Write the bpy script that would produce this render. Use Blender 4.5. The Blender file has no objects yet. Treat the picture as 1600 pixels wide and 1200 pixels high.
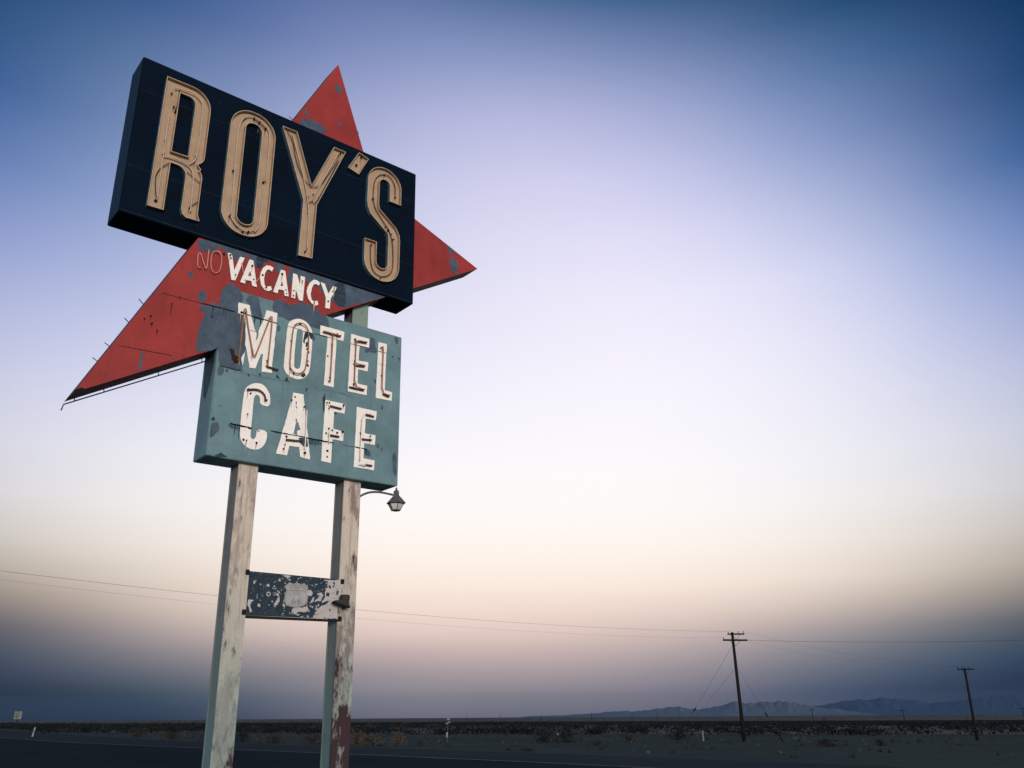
D = {'star': [(-0.2, -3.258), (3.844, 5.15), (4.832, 2.5), (7.629, 1.436)], 'star_patches': [[(3.051, 3.243), (3.092, 3.354), (3.256, 3.449), (3.503, 3.46), (3.648, 3.393), (3.676, 3.27), (3.419, 3.23), (3.199, 3.217)], [(3.803, 4.56), (3.852, 4.609), (3.915, 4.607), (3.952, 4.523), (3.936, 4.429), (3.874, 4.408), (3.819, 4.465)], [(3.154, 3.643), (3.203, 3.641), (3.259, 3.548), (3.232, 3.503), (3.161, 3.533)], [(3.916, 3.697), (3.972, 3.707), (4.012, 3.649), (3.994, 3.596), (3.93, 3.621)], [(4.358, 3.673), (4.4, 3.693), (4.436, 3.614), (4.384, 3.574)], [(6.822, 1.393), (6.9, 1.463), (7.021, 1.477), (7.077, 1.341), (7.053, 1.125), (6.962, 1.073), (6.872, 1.191)], [(6.766, 1.721), (6.868, 1.724), (6.978, 1.639), (6.966, 1.569), (6.809, 1.581)], [(6.657, 1.76), (6.735, 1.777), (6.723, 1.739)], [(4.034, 4.577), (4.071, 4.573), (4.068, 4.525)], [(1.264, -0.742), (1.297, -0.704), (1.343, -0.725), (1.355, -0.787), (1.324, -0.821), (1.276, -0.801)], [(1.478, -1.063), (1.521, -1.011), (1.588, -1.0), (1.62, -1.095), (1.618, -1.2), (1.559, -1.238), (1.5, -1.19)], [(0.685, -2.326), (0.717, -2.323), (0.724, -2.681), (0.664, -2.687)], [(0.81, -1.239), (0.856, -1.239), (0.866, -1.282), (0.812, -1.293)], [(0.304, -2.337), (0.343, -2.332), (0.343, -2.37), (0.311, -2.373)], [(1.162, -2.338), (1.207, -2.327), (1.215, -2.358), (1.171, -2.369)], [(0.508, -2.322), (0.551, -2.319), (0.549, -2.339), (0.516, -2.342)], [(1.251, -1.241), (1.33, -1.235), (1.327, -1.251), (1.259, -1.262)], [(1.359, -0.122), (1.391, -0.025), (1.53, 0.015), (1.647, 0.018), (1.784, 0.018), (1.982, 0.027), (2.124, 0.016), (2.245, 0.031), (2.266, -0.034), (2.251, -0.139), (2.204, -0.187), (2.115, -0.206), (2.038, -0.233), (1.991, -0.216), (1.968, -0.136), (1.879, -0.135), (1.794, -0.077), (1.761, -0.05), (1.716, -0.088), (1.675, -0.156), (1.585, -0.225), (1.473, -0.253), (1.414, -0.241), (1.379, -0.179)], [(2.273, 0.002), (2.327, 0.031), (2.474, 0.015), (2.58, 0.001), (2.685, -0.003), (2.689, -0.052), (2.6, -0.11), (2.596, -0.133), (2.534, -0.254), (2.486, -0.236), (2.421, -0.203), (2.384, -0.138), (2.311, -0.129), (2.285, -0.072)], [(2.433, 0.007), (2.559, 0.013), (2.71, 0.003), (2.713, -0.033), (2.647, -0.068), (2.6, -0.065), (2.595, -0.14), (2.547, -0.242), (2.501, -0.245), (2.454, -0.224)], [(2.768, 0.01), (2.992, 0.017), (2.998, -0.056), (2.987, -0.134), (2.927, -0.203), (2.87, -0.222), (2.828, -0.149), (2.798, -0.06)], [(3.101, 0.009), (3.257, 0.024), (3.454, 0.019), (3.627, 0.025), (3.881, 0.017), (4.075, -0.017), (4.305, 0.01), (4.333, -0.502), (4.299, -0.518), (4.196, -0.53), (4.064, -0.474), (3.986, -0.446), (3.912, -0.481), (3.817, -0.371), (3.732, -0.221), (3.608, -0.247), (3.519, -0.212), (3.432, -0.202), (3.26, -0.182), (3.167, -0.385), (3.085, -0.399), (3.058, -0.21), (3.108, -0.157)], [(2.799, -0.428), (2.854, -0.392), (2.854, -0.459), (2.819, -0.458)], [(4.073, 0.017), (4.449, 0.012), (4.816, 0.019), (5.251, 0.025), (5.158, -0.04), (4.648, -0.335), (4.594, -0.334), (4.578, -0.374), (4.299, -0.525), (4.194, -0.539), (4.067, -0.473), (4.046, -0.41)]], 'star_black': [[(-0.208, -3.272), (-0.195, -3.214), (-0.114, -3.166), (-0.066, -3.166), (-0.083, -3.228), (-0.184, -3.292)]], 'star_specks': [(0.75, -1.707), (0.66, -1.783), (0.783, -1.836), (0.881, -1.935), (1.061, -1.4), (1.172, -1.239)], 'star_seam': [[(0.875, -1.248), (1.628, -1.241)], [(0.305, -2.348), (1.169, -2.314)]], 'motel_patches': [[(1.851, -1.177), (1.848, -1.078), (1.883, -0.967), (1.894, -0.846), (1.955, -0.751), (2.014, -0.715), (2.024, -0.683), (2.044, -0.697), (2.111, -0.736), (2.188, -0.789), (2.25, -0.855), (2.268, -1.003), (2.196, -1.041), (2.2, -1.241), (2.264, -1.248), (2.305, -1.262), (2.378, -1.358), (2.374, -1.576), (2.409, -1.83), (2.386, -1.95), (2.349, -2.138), (2.403, -2.301), (2.22, -2.321), (1.952, -2.305), (1.938, -1.975), (1.77, -2.066), (1.575, -2.162), (1.55, -2.098), (1.538, -1.833), (1.573, -1.615), (1.616, -1.458), (1.621, -1.367), (1.577, -1.38), (1.546, -1.364), (1.535, -1.27), (1.64, -1.264), (1.772, -1.15), (1.814, -1.188), (1.841, -1.229)], [(2.324, -0.926), (2.394, -0.837), (2.521, -0.807), (2.582, -0.84), (2.601, -0.972), (2.676, -1.224), (2.561, -1.256), (2.487, -1.243), (2.434, -1.106), (2.391, -0.983), (2.342, -0.98)], [(2.862, -0.784), (2.899, -0.743), (2.969, -0.734), (3.042, -0.767), (3.078, -0.78), (3.221, -0.798), (3.276, -0.728), (3.379, -0.666), (3.549, -0.665), (3.7, -0.707), (3.779, -0.783), (3.868, -0.801), (3.97, -0.828), (4.005, -0.991), (3.987, -1.107), (3.703, -1.111), (3.339, -1.091), (2.986, -1.094), (2.935, -1.038), (2.852, -1.002), (2.834, -0.924)], [(4.905, -0.996), (4.999, -0.972), (5.04, -1.05), (5.042, -1.179), (5.07, -1.236), (5.031, -1.318), (4.928, -1.304), (4.828, -1.353), (4.784, -1.3), (4.807, -1.255), (4.916, -1.235), (4.895, -1.136)], [(5.468, -0.847), (5.557, -0.84), (5.553, -0.998), (5.498, -0.947)], [(5.561, -1.258), (5.633, -1.265), (5.635, -1.33), (5.59, -1.316)], [(4.24, -2.269), (4.447, -2.284), (4.441, -2.315), (4.234, -2.307)], [(4.424, -2.146), (4.452, -2.155), (4.447, -2.276), (4.422, -2.267)], [(5.033, -1.855), (5.079, -1.852), (5.074, -1.932), (5.047, -1.914)], [(1.952, -2.305), (2.067, -2.317), (2.047, -2.424), (2.007, -2.47), (1.959, -2.469)], [(2.091, -2.327), (2.128, -2.326), (2.13, -2.374), (2.096, -2.382)], [(2.948, -1.264), (3.026, -1.272), (3.027, -1.365), (2.953, -1.407)], [(3.658, -1.246), (3.736, -1.285), (3.712, -1.38), (3.677, -1.404)], [(5.14, -3.141), (5.189, -3.14), (5.208, -3.189), (5.177, -3.239), (5.142, -3.2)], [(5.233, -3.192), (5.292, -3.197), (5.278, -3.273), (5.245, -3.294)], [(4.893, -3.316), (5.024, -3.323), (5.02, -3.426), (4.898, -3.417)], [(5.521, -3.248), (5.607, -3.256), (5.606, -3.761), (5.553, -3.681), (5.512, -3.48)], [(3.702, -3.306), (3.994, -3.312), (3.991, -3.383), (3.768, -3.393), (3.707, -3.376)], [(1.929, -3.347), (2.033, -3.297), (2.084, -3.333), (2.095, -3.466), (2.027, -3.523), (1.964, -3.609), (1.936, -3.555)], [(2.218, -3.3), (2.431, -3.313), (2.43, -3.382), (2.262, -3.36)]], 'motel_chips': [[(3.026, -2.215), (3.088, -2.297), (3.011, -2.28)], [(3.215, -2.213), (3.257, -2.301), (3.172, -2.299)], [(2.493, -2.318), (2.537, -2.369), (2.491, -2.366)], [(2.701, -2.256), (2.746, -2.307), (2.686, -2.314)], [(1.958, -3.214), (2.009, -3.272), (1.961, -3.311), (1.925, -3.281)], [(3.994, -2.356), (4.011, -2.5), (4.006, -2.72), (3.982, -2.725), (3.956, -2.497)], [(5.216, -2.332), (5.255, -2.37), (5.251, -2.44), (5.216, -2.432)], [(3.608, -2.343), (3.642, -2.357), (3.624, -2.42), (3.604, -2.409)], [(5.42, -1.277), (5.464, -1.25), (5.457, -1.309)], [(4.407, -1.99), (4.431, -1.992), (4.425, -2.019)], [(4.094, -2.404), (4.119, -2.407), (4.111, -2.427)], [(2.04, -3.008), (2.064, -2.995), (2.061, -3.026)], [(1.937, -3.15), (1.957, -3.158), (1.947, -3.178)], [(1.908, -3.897), (2.037, -3.891), (2.16, -3.812), (2.284, -3.877), (2.111, -3.908)], [(1.709, -1.423), (1.769, -1.414), (1.787, -1.442), (1.759, -1.466), (1.72, -1.453)], [(3.149, -2.466), (3.167, -2.469), (3.158, -2.485)], [(4.201, -2.689), (4.279, -2.695), (4.227, -2.742)]], 'motel_rust': [[(2.089, -1.929), (2.182, -1.937), (2.221, -2.024), (2.286, -2.056), (2.326, -2.143), (2.27, -2.205), (2.208, -2.204), (2.199, -2.11), (2.113, -2.019)]], 'motel_seams': [([(1.577, -1.241), (1.941, -1.233), (2.144, -1.237)], 0.012), ([(2.255, -1.203), (2.446, -1.233), (2.749, -1.233), (2.945, -1.236)], 0.014), ([(3.145, -1.239), (3.348, -1.234)], 0.006), ([(3.466, -1.251), (3.666, -1.251)], 0.01), ([(3.689, -1.242), (3.837, -1.233), (4.163, -1.236)], 0.007), ([(4.473, -1.246), (4.899, -1.231)], 0.007), ([(5.096, -1.245), (5.287, -1.241)], 0.009), ([(2.255, -3.288), (2.652, -3.3)], 0.016), ([(2.327, -3.296), (2.648, -3.303)], 0.012), ([(2.997, -3.286), (4.022, -3.29)], 0.013), ([(3.701, -3.293), (4.0, -3.296), (4.229, -3.292)], 0.013), ([(4.675, -3.294), (4.941, -3.296)], 0.014), ([(4.431, -3.3), (4.675, -3.294)], 0.004), ([(1.96, -2.303), (2.404, -2.305)], 0.006), ([(2.451, -1.507), (2.608, -1.514)], 0.006), ([(5.107, -1.514), (5.28, -1.508)], 0.004)], 'motel_weld': [[(2.234, -2.345), (2.494, -2.331), (3.034, -2.316), (3.314, -2.309)], [(3.761, -2.307), (4.225, -2.287), (4.644, -2.333)]], 'letters': {'M': [[(2.198, -1.034), (2.4, -1.025), (2.445, -1.219), (2.527, -1.451), (2.58, -1.536), (2.579, -1.677), (2.605, -1.628), (2.623, -1.524), (2.608, -1.514), (2.676, -1.268), (2.732, -1.036), (2.938, -1.027), (2.922, -2.215), (2.736, -2.223), (2.727, -1.904), (2.698, -1.911), (2.615, -2.201), (2.507, -2.209), (2.417, -1.858), (2.388, -1.796), (2.379, -1.673), (2.368, -1.382), (2.332, -1.308), (2.3, -1.253), (2.205, -1.245)]], 'M2': [[(2.389, -1.947), (2.345, -2.082), (2.383, -2.202), (2.388, -2.112)]], 'O': [[(3.152, -1.237), (3.181, -1.148), (3.248, -1.071), (3.339, -1.028), (3.449, -1.022), (3.556, -1.066), (3.629, -1.15), (3.666, -1.244), (3.667, -1.626), (3.658, -1.989), (3.615, -2.106), (3.534, -2.189), (3.428, -2.224), (3.306, -2.213), (3.211, -2.165), (3.156, -2.093), (3.138, -2.013), (3.144, -1.672)], [(3.343, -1.25), (3.369, -1.227), (3.435, -1.225), (3.469, -1.25), (3.471, -1.326), (3.47, -1.675), (3.466, -1.956), (3.441, -2.005), (3.4, -2.029), (3.356, -2.018), (3.336, -1.98), (3.333, -1.623)]], 'T': [[(3.819, -1.032), (4.33, -1.031), (4.316, -1.231), (4.171, -1.233), (4.165, -2.215), (3.962, -2.211), (3.979, -1.234), (3.821, -1.23)]], 'E': [[(4.478, -1.035), (4.89, -1.033), (4.89, -1.225), (4.675, -1.233), (4.67, -1.549), (4.887, -1.536), (4.879, -1.726), (4.666, -1.73), (4.669, -2.022), (4.884, -2.028), (4.882, -2.221), (4.468, -2.227)]], 'L': [[(5.097, -1.048), (5.294, -1.041), (5.279, -2.027), (5.452, -2.036), (5.449, -2.217), (5.086, -2.228)]], 'C': [[(2.668, -2.466), (2.765, -2.463), (2.869, -2.527), (2.936, -2.653), (2.944, -2.855), (2.758, -2.851), (2.75, -2.735), (2.722, -2.685), (2.68, -2.677), (2.648, -2.708), (2.634, -2.773), (2.638, -3.265), (2.636, -3.44), (2.666, -3.495), (2.706, -3.488), (2.739, -3.435), (2.743, -3.299), (2.928, -3.299), (2.934, -3.441), (2.902, -3.554), (2.828, -3.641), (2.736, -3.676), (2.628, -3.668), (2.53, -3.618), (2.461, -3.524), (2.442, -3.395), (2.445, -2.717), (2.486, -2.583), (2.575, -2.501)]], 'A': [[(3.37, -2.494), (3.566, -2.487), (3.782, -3.678), (3.586, -3.671), (3.549, -3.484), (3.366, -3.488), (3.334, -3.674), (3.13, -3.675)], [(3.455, -3.041), (3.497, -3.019), (3.529, -3.097), (3.559, -3.162), (3.495, -3.195), (3.502, -3.277), (3.428, -3.263)]], 'F': [[(4.01, -2.497), (4.429, -2.494), (4.424, -2.689), (4.204, -2.688), (4.205, -3.023), (4.428, -3.04), (4.419, -3.223), (4.202, -3.225), (4.199, -3.679), (3.999, -3.669)]], 'E2': [[(4.679, -2.499), (5.118, -2.501), (5.109, -2.685), (4.881, -2.693), (4.875, -2.988), (5.108, -2.99), (5.103, -3.181), (4.871, -3.18), (4.869, -3.48), (5.113, -3.487), (5.105, -3.678), (4.671, -3.677)]]}, 'vacancy': {'V': [[(1.899, -0.138), (1.963, -0.133), (1.987, -0.174), (2.048, -0.446), (2.129, -0.141), (2.215, -0.138), (2.087, -0.64), (2.014, -0.645)]], 'A': [[(2.307, -0.136), (2.383, -0.132), (2.495, -0.644), (2.408, -0.644), (2.381, -0.555), (2.285, -0.564), (2.268, -0.643), (2.177, -0.641)], [(2.342, -0.355), (2.372, -0.46), (2.312, -0.471)]], 'C': [[(2.534, -0.428), (2.543, -0.328), (2.579, -0.219), (2.642, -0.147), (2.71, -0.133), (2.78, -0.153), (2.757, -0.24), (2.7, -0.216), (2.655, -0.237), (2.623, -0.326), (2.616, -0.45), (2.637, -0.552), (2.668, -0.584), (2.756, -0.539), (2.788, -0.607), (2.72, -0.656), (2.639, -0.647), (2.57, -0.573)]], 'A2': [[(2.928, -0.141), (3.014, -0.144), (3.122, -0.642), (3.043, -0.65), (3.02, -0.548), (2.915, -0.556), (2.895, -0.647), (2.811, -0.642)], [(2.966, -0.363), (2.996, -0.47), (2.943, -0.478)]], 'N': [[(3.175, -0.138), (3.257, -0.14), (3.33, -0.334), (3.33, -0.141), (3.423, -0.142), (3.41, -0.65), (3.332, -0.655), (3.254, -0.457), (3.253, -0.644), (3.173, -0.647)]], 'C2': [[(3.474, -0.439), (3.485, -0.336), (3.527, -0.229), (3.601, -0.136), (3.675, -0.131), (3.74, -0.161), (3.714, -0.233), (3.662, -0.211), (3.608, -0.241), (3.577, -0.326), (3.561, -0.462), (3.587, -0.566), (3.626, -0.592), (3.71, -0.554), (3.734, -0.628), (3.674, -0.67), (3.599, -0.649), (3.52, -0.574)]], 'Y': [[(3.751, -0.141), (3.843, -0.151), (3.928, -0.337), (4.019, -0.147), (4.103, -0.15), (3.985, -0.434), (3.977, -0.648), (3.883, -0.656), (3.882, -0.44)]]}, 'no_tubes': [[(1.446, -0.611), (1.376, -0.602), (1.376, -0.228), (1.525, -0.6), (1.552, -0.586), (1.548, -0.211)], [(1.761, -0.191), (1.711, -0.178), (1.655, -0.197), (1.617, -0.251), (1.602, -0.384), (1.62, -0.548), (1.66, -0.614), (1.718, -0.619), (1.772, -0.577), (1.795, -0.469), (1.795, -0.33), (1.769, -0.22), (1.722, -0.193), (1.694, -0.205)], [(2.16, -0.261), (2.21, -0.472)], [(2.453, -0.573), (2.511, -0.473)]], 'roy_tubes': [[(0.554, 0.381), (0.551, 2.163)], [(0.579, 2.754), (0.701, 2.803), (0.936, 2.809), (1.063, 2.744), (1.126, 2.603), (1.137, 1.844), (1.117, 1.503), (1.073, 1.375), (0.989, 1.298)], [(0.553, 1.28), (0.693, 1.316), (0.897, 1.311), (1.04, 1.253), (1.113, 1.122), (1.133, 0.376)], [(1.857, 0.57), (1.81, 2.142), (1.817, 2.526), (1.885, 2.739), (2.01, 2.847), (2.144, 2.87), (2.361, 2.759), (2.445, 2.59), (2.439, 1.54)], [(2.423, 1.385), (2.397, 0.548), (2.322, 0.402)], [(1.847, 0.566), (1.897, 0.479), (2.013, 0.382)], [(2.889, 2.85), (3.368, 1.469), (3.381, 0.42)], [(3.917, 2.846), (3.386, 1.476)]], 'roy_dark': [[(5.317, 2.376), (5.325, 2.625), (5.194, 2.818), (5.009, 2.817), (4.861, 2.693), (4.785, 2.494), (4.787, 1.955), (5.022, 1.69), (5.289, 1.405), (5.335, 0.666), (5.261, 0.471), (5.074, 0.354), (4.869, 0.4), (4.788, 0.597), (4.77, 1.016)], [(2.783, 2.859), (2.93, 2.665), (3.012, 2.269), (3.196, 1.92), (3.39, 1.802), (3.572, 1.906), (3.716, 2.226), (3.914, 2.665), (3.933, 2.823)], [(3.411, 1.5), (3.467, 1.461), (3.528, 1.547), (3.941, 2.677)], [(0.674, 1.195), (0.528, 1.031), (0.471, 0.824), (0.508, 0.58), (0.543, 0.415)], [(0.984, 1.147), (1.253, 1.006)], [(1.126, 0.491), (1.268, 0.652)], [(0.67, 2.773), (0.679, 2.493), (0.643, 2.306)], [(1.836, 0.562), (1.957, 0.408), (2.091, 0.341), (2.198, 0.344), (2.361, 0.452)], [(1.968, 0.296), (2.077, 0.265), (2.203, 0.288)], [(2.082, 2.808), (2.199, 2.773), (2.344, 2.686)]], 'roy_dots': [(0.542, 0.384), (1.114, 0.462), (0.616, 2.373), (0.652, 2.287), (0.546, 2.634), (0.557, 1.326), (0.556, 1.616), (1.106, 1.529), (2.098, 2.829), (2.21, 2.797), (1.813, 1.527), (2.402, 1.521), (1.837, 0.577), (2.104, 0.336), (2.208, 0.374), (2.001, 0.415), (1.915, 2.758), (2.344, 2.717), (3.357, 0.366), (4.464, 2.991), (4.358, 2.749), (3.442, 1.669), (3.352, 1.436), (3.362, 1.217), (3.322, 1.564), (3.976, 2.859), (5.328, 2.35), (4.794, 1.01), (5.041, 0.333), (5.183, 1.498), (5.256, 1.421), (5.311, 1.323), (4.785, 2.103), (5.121, 1.564), (5.043, 2.802)], 'motel_tubes': [[(2.277, -2.138), (2.283, -1.168), (2.302, -1.148), (2.323, -1.163), (2.345, -1.319), (2.518, -1.969), (2.549, -2.016), (2.575, -1.968), (2.777, -1.19), (2.796, -1.16), (2.818, -1.178), (2.822, -1.385), (2.808, -2.118)], [(3.567, -1.591), (3.556, -1.272), (3.507, -1.168), (3.431, -1.13), (3.351, -1.135), (3.275, -1.188), (3.238, -1.271), (3.226, -1.678), (3.227, -2.031), (3.273, -2.105), (3.347, -2.144), (3.445, -2.128), (3.526, -2.045), (3.553, -1.911), (3.567, -1.591)], [(3.876, -1.166), (4.05, -1.165), (4.058, -1.241), (4.053, -2.125)], [(4.05, -1.165), (4.219, -1.167)], [(4.796, -1.149), (4.579, -1.163), (4.563, -1.265), (4.562, -1.64), (4.567, -2.122), (4.784, -2.143)], [(4.563, -1.652), (4.777, -1.65)], [(5.147, -1.17), (5.183, -1.185), (5.176, -1.681), (5.181, -2.118), (5.356, -2.142)]], 'cafe_tubes': [[(3.624, -2.802), (3.636, -3.377), (3.632, -3.53)], [(4.961, -2.611), (4.772, -2.618), (4.763, -3.094), (4.764, -3.558)], [(4.748, -3.625), (4.892, -3.624)], [(4.097, -3.106), (4.103, -3.326)]], 'cafe_dark': [[(2.484, -2.642), (2.657, -2.594), (2.756, -2.617), (2.825, -2.686), (2.833, -2.782)], [(3.278, -3.406), (3.585, -3.379)], [(4.097, -2.607), (4.332, -2.618)], [(4.101, -3.17), (4.316, -3.167)], [(4.863, -2.63), (5.036, -2.634)], [(4.788, -3.126), (5.007, -3.109)], [(4.891, -3.609), (5.037, -3.608)], [(3.891, -1.162), (4.211, -1.161)], [(4.571, -1.171), (4.788, -1.156)], [(4.58, -1.682), (4.778, -1.658)], [(4.475, -2.15), (4.784, -2.15)], [(5.219, -2.133), (5.357, -2.158)], [(2.809, -2.131), (3.023, -2.143)]], 'motel_dots': [(2.308, -2.107), (2.528, -1.908), (2.787, -1.194), (2.82, -2.018), (3.391, -1.127), (3.241, -1.513), (3.264, -2.061), (3.342, -2.117), (3.605, -1.649), (3.598, -1.824), (3.598, -1.914), (2.341, -1.192), (2.256, -1.214), (3.996, -1.627), (4.074, -1.361), (4.061, -2.046), (4.066, -2.12), (4.581, -1.587), (4.581, -2.065), (4.586, -1.185), (4.558, -1.136), (5.189, -1.752), (5.202, -1.194), (5.187, -1.138), (4.173, -1.128), (2.545, -3.066), (2.516, -2.612), (2.515, -3.535), (2.569, -3.539), (2.564, -2.684), (2.752, -3.553), (2.867, -2.745), (3.252, -3.572), (3.274, -3.49), (3.662, -3.579), (3.593, -2.72), (3.341, -2.65), (3.397, -2.572), (3.291, -3.343), (4.044, -2.544), (4.09, -2.535), (4.09, -2.652), (4.109, -3.044), (4.184, -3.063), (4.059, -3.14), (4.388, -2.53), (4.105, -3.465), (4.106, -3.578), (4.785, -3.011), (4.991, -3.026), (4.394, -3.053), (4.279, -3.089)], 'vac_dots': [(1.947, -0.173), (1.966, -0.235), (2.076, -0.528), (2.368, -0.248), (2.418, -0.516), (1.839, -0.179), (2.257, -0.578), (2.581, -0.371), (2.663, -0.602), (1.454, -0.599), (2.581, -0.37), (2.664, -0.598), (2.953, -0.232), (3.054, -0.531), (3.073, -0.601), (3.368, -0.241), (3.211, -0.492), (3.21, -0.603), (3.646, -0.61), (4.044, -0.181), (4.013, -0.263), (3.933, -0.506)], 'letter_chips': [[(3.503, -1.258), (3.575, -1.231), (3.673, -1.242), (3.667, -1.377), (3.621, -1.359), (3.587, -1.295), (3.562, -1.36), (3.515, -1.417), (3.506, -1.506), (3.481, -1.455)], [(3.539, -1.454), (3.583, -1.45), (3.575, -1.547), (3.539, -1.556)], [(3.493, -2.12), (3.561, -2.069), (3.579, -2.114), (3.539, -2.159), (3.495, -2.155)], [(2.229, -1.217), (2.267, -1.192), (2.304, -1.231), (2.258, -1.237)], [(3.425, -2.65), (3.448, -2.659), (3.443, -2.732), (3.464, -2.77), (3.447, -2.781), (3.423, -2.721)], [(3.446, -2.958), (3.479, -3.008), (3.455, -3.041)], [(2.445, -3.287), (2.546, -3.289), (2.547, -3.306), (2.448, -3.316)], [(2.572, -3.284), (2.647, -3.29), (2.637, -3.332), (2.583, -3.329)], [(3.229, -3.278), (3.314, -3.277), (3.316, -3.297), (3.238, -3.304)], [(2.759, -3.33), (2.798, -3.309), (2.775, -3.354)], [(4.008, -3.295), (4.105, -3.278), (4.122, -3.303), (4.017, -3.315)], [(4.145, -3.292), (4.228, -3.285), (4.214, -3.304), (4.154, -3.315)]], 'letter_grey': [[(3.527, -3.324), (3.7, -3.284), (3.729, -3.447), (3.654, -3.466), (3.57, -3.418)]], 'panel': [(2.902, -5.695), (4.608, -5.72), (4.607, -6.4), (2.892, -6.405)], 'shield': [(3.534, -5.908), (3.623, -5.833), (3.692, -5.858), (3.756, -5.825), (3.825, -5.854), (3.899, -5.832), (3.98, -5.905), (3.951, -5.961), (3.975, -6.054), (3.974, -6.148), (3.911, -6.211), (3.823, -6.232), (3.758, -6.251), (3.691, -6.235), (3.587, -6.22), (3.545, -6.143), (3.552, -6.05), (3.575, -5.97)], 'shield_line': [(3.57, -5.967), (3.951, -5.961)], 'panel_white': [[(4.106, -6.408), (4.095, -6.369), (4.172, -6.272), (4.26, -6.201), (4.32, -6.171), (4.409, -6.112), (4.474, -6.136), (4.603, -6.191), (4.607, -6.396)], [(4.269, -5.743), (4.592, -5.721), (4.604, -5.797), (4.605, -6.088), (4.473, -6.122), (4.393, -6.099), (4.309, -6.117), (4.256, -6.147), (4.312, -6.049), (4.313, -5.94), (4.362, -5.854), (4.341, -5.773), (4.279, -5.77)], [(3.709, -6.28), (3.78, -6.244), (3.987, -6.221), (4.022, -6.292), (3.963, -6.308), (3.815, -6.321), (3.789, -6.368), (3.756, -6.324), (3.726, -6.312), (3.716, -6.378), (3.704, -6.372)], [(3.511, -5.72), (3.665, -5.709), (3.674, -5.729), (3.617, -5.76), (3.584, -5.802), (3.566, -5.763), (3.521, -5.746)], [(3.433, -6.011), (3.467, -5.989), (3.467, -6.16), (3.429, -6.227), (3.378, -6.217), (3.423, -6.149), (3.446, -6.083), (3.386, -6.053)], [(3.216, -5.899), (3.256, -5.868), (3.276, -5.909), (3.261, -5.933), (3.224, -5.918)], [(2.931, -6.156), (3.014, -6.164), (2.969, -6.198), (2.989, -6.338), (2.963, -6.358), (2.918, -6.239)], [(3.102, -6.211), (3.138, -6.216), (3.135, -6.267), (3.099, -6.25)], [(3.953, -5.954), (4.028, -5.936), (4.065, -5.988), (4.05, -6.036), (3.974, -6.034)], [(4.013, -6.166), (4.09, -6.061), (4.102, -6.128), (4.051, -6.157)], [(4.118, -6.14), (4.217, -6.013), (4.154, -5.996), (4.245, -5.971), (4.272, -6.037), (4.239, -6.121), (4.162, -6.111)], [(4.144, -6.186), (4.183, -6.198), (4.156, -6.259)], [(3.424, -5.813), (3.45, -5.778), (3.454, -5.824)], [(4.037, -5.847), (4.074, -5.834), (4.054, -5.873)], [(2.98, -5.862), (3.021, -5.853), (2.999, -5.913)], [(3.32, -5.945), (3.378, -5.955), (3.404, -5.927), (3.393, -5.967), (3.35, -5.963)], [(3.492, -6.387), (3.505, -6.367), (3.586, -6.383)], [(3.85, -6.392), (3.923, -6.376), (3.895, -6.403)], [(3.982, -6.367), (4.034, -6.358), (4.015, -6.399)], [(3.541, -6.183), (3.58, -6.22), (3.569, -6.26), (3.537, -6.222)]], 'panel_dark': [[(4.394, -5.735), (4.434, -5.739), (4.417, -5.768)], [(4.444, -5.773), (4.5, -5.776), (4.481, -5.868), (4.441, -5.863), (4.47, -5.82)], [(4.376, -5.826), (4.426, -5.864), (4.404, -5.9), (4.371, -5.867)], [(4.532, -5.92), (4.594, -5.902), (4.552, -5.995), (4.528, -5.989)], [(4.337, -5.959), (4.4, -5.962), (4.389, -6.031), (4.326, -6.028)], [(4.424, -5.958), (4.447, -5.959), (4.445, -5.976)], [(4.463, -5.958), (4.487, -5.96), (4.48, -5.974)], [(4.476, -6.04), (4.503, -6.045), (4.493, -6.064)], [(4.161, -6.326), (4.192, -6.332), (4.178, -6.352)], [(4.31, -6.38), (4.333, -6.386), (4.319, -6.407)], [(4.481, -6.38), (4.512, -6.386), (4.498, -6.404)], [(4.568, -6.275), (4.601, -6.287), (4.587, -6.322)], [(4.346, -6.102), (4.378, -6.107), (4.364, -6.142)]], 'panel_ring': [(3.264, -6.047)], 'boot': [(4.544, -6.005), (4.703, -6.003), (4.697, -6.093), (4.712, -6.161), (4.626, -6.185), (4.547, -6.189), (4.466, -6.145), (4.41, -6.128), (4.44, -6.099), (4.549, -6.094)], 'clamps': [(2.864, -5.712), (4.633, -5.748), (2.86, -6.351), (4.617, -6.389)], 'lamp': [(5.037, -4.115), (5.1, -4.074), (5.181, -4.03), (5.303, -4.001), (5.445, -3.987), (5.589, -3.988), (5.774, -3.993), (5.813, -3.843), (5.814, -3.865), (5.815, -3.89), (5.819, -4.004), (5.822, -4.122), (5.824, -4.156), (5.826, -4.24)], 'neon_low': [(1.878, -2.11), (-0.229, -3.348)], 'pins': [(0.688, -1.424), (0.513, -1.809), (-0.009, -2.855), (-0.123, -3.049)]}
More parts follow.
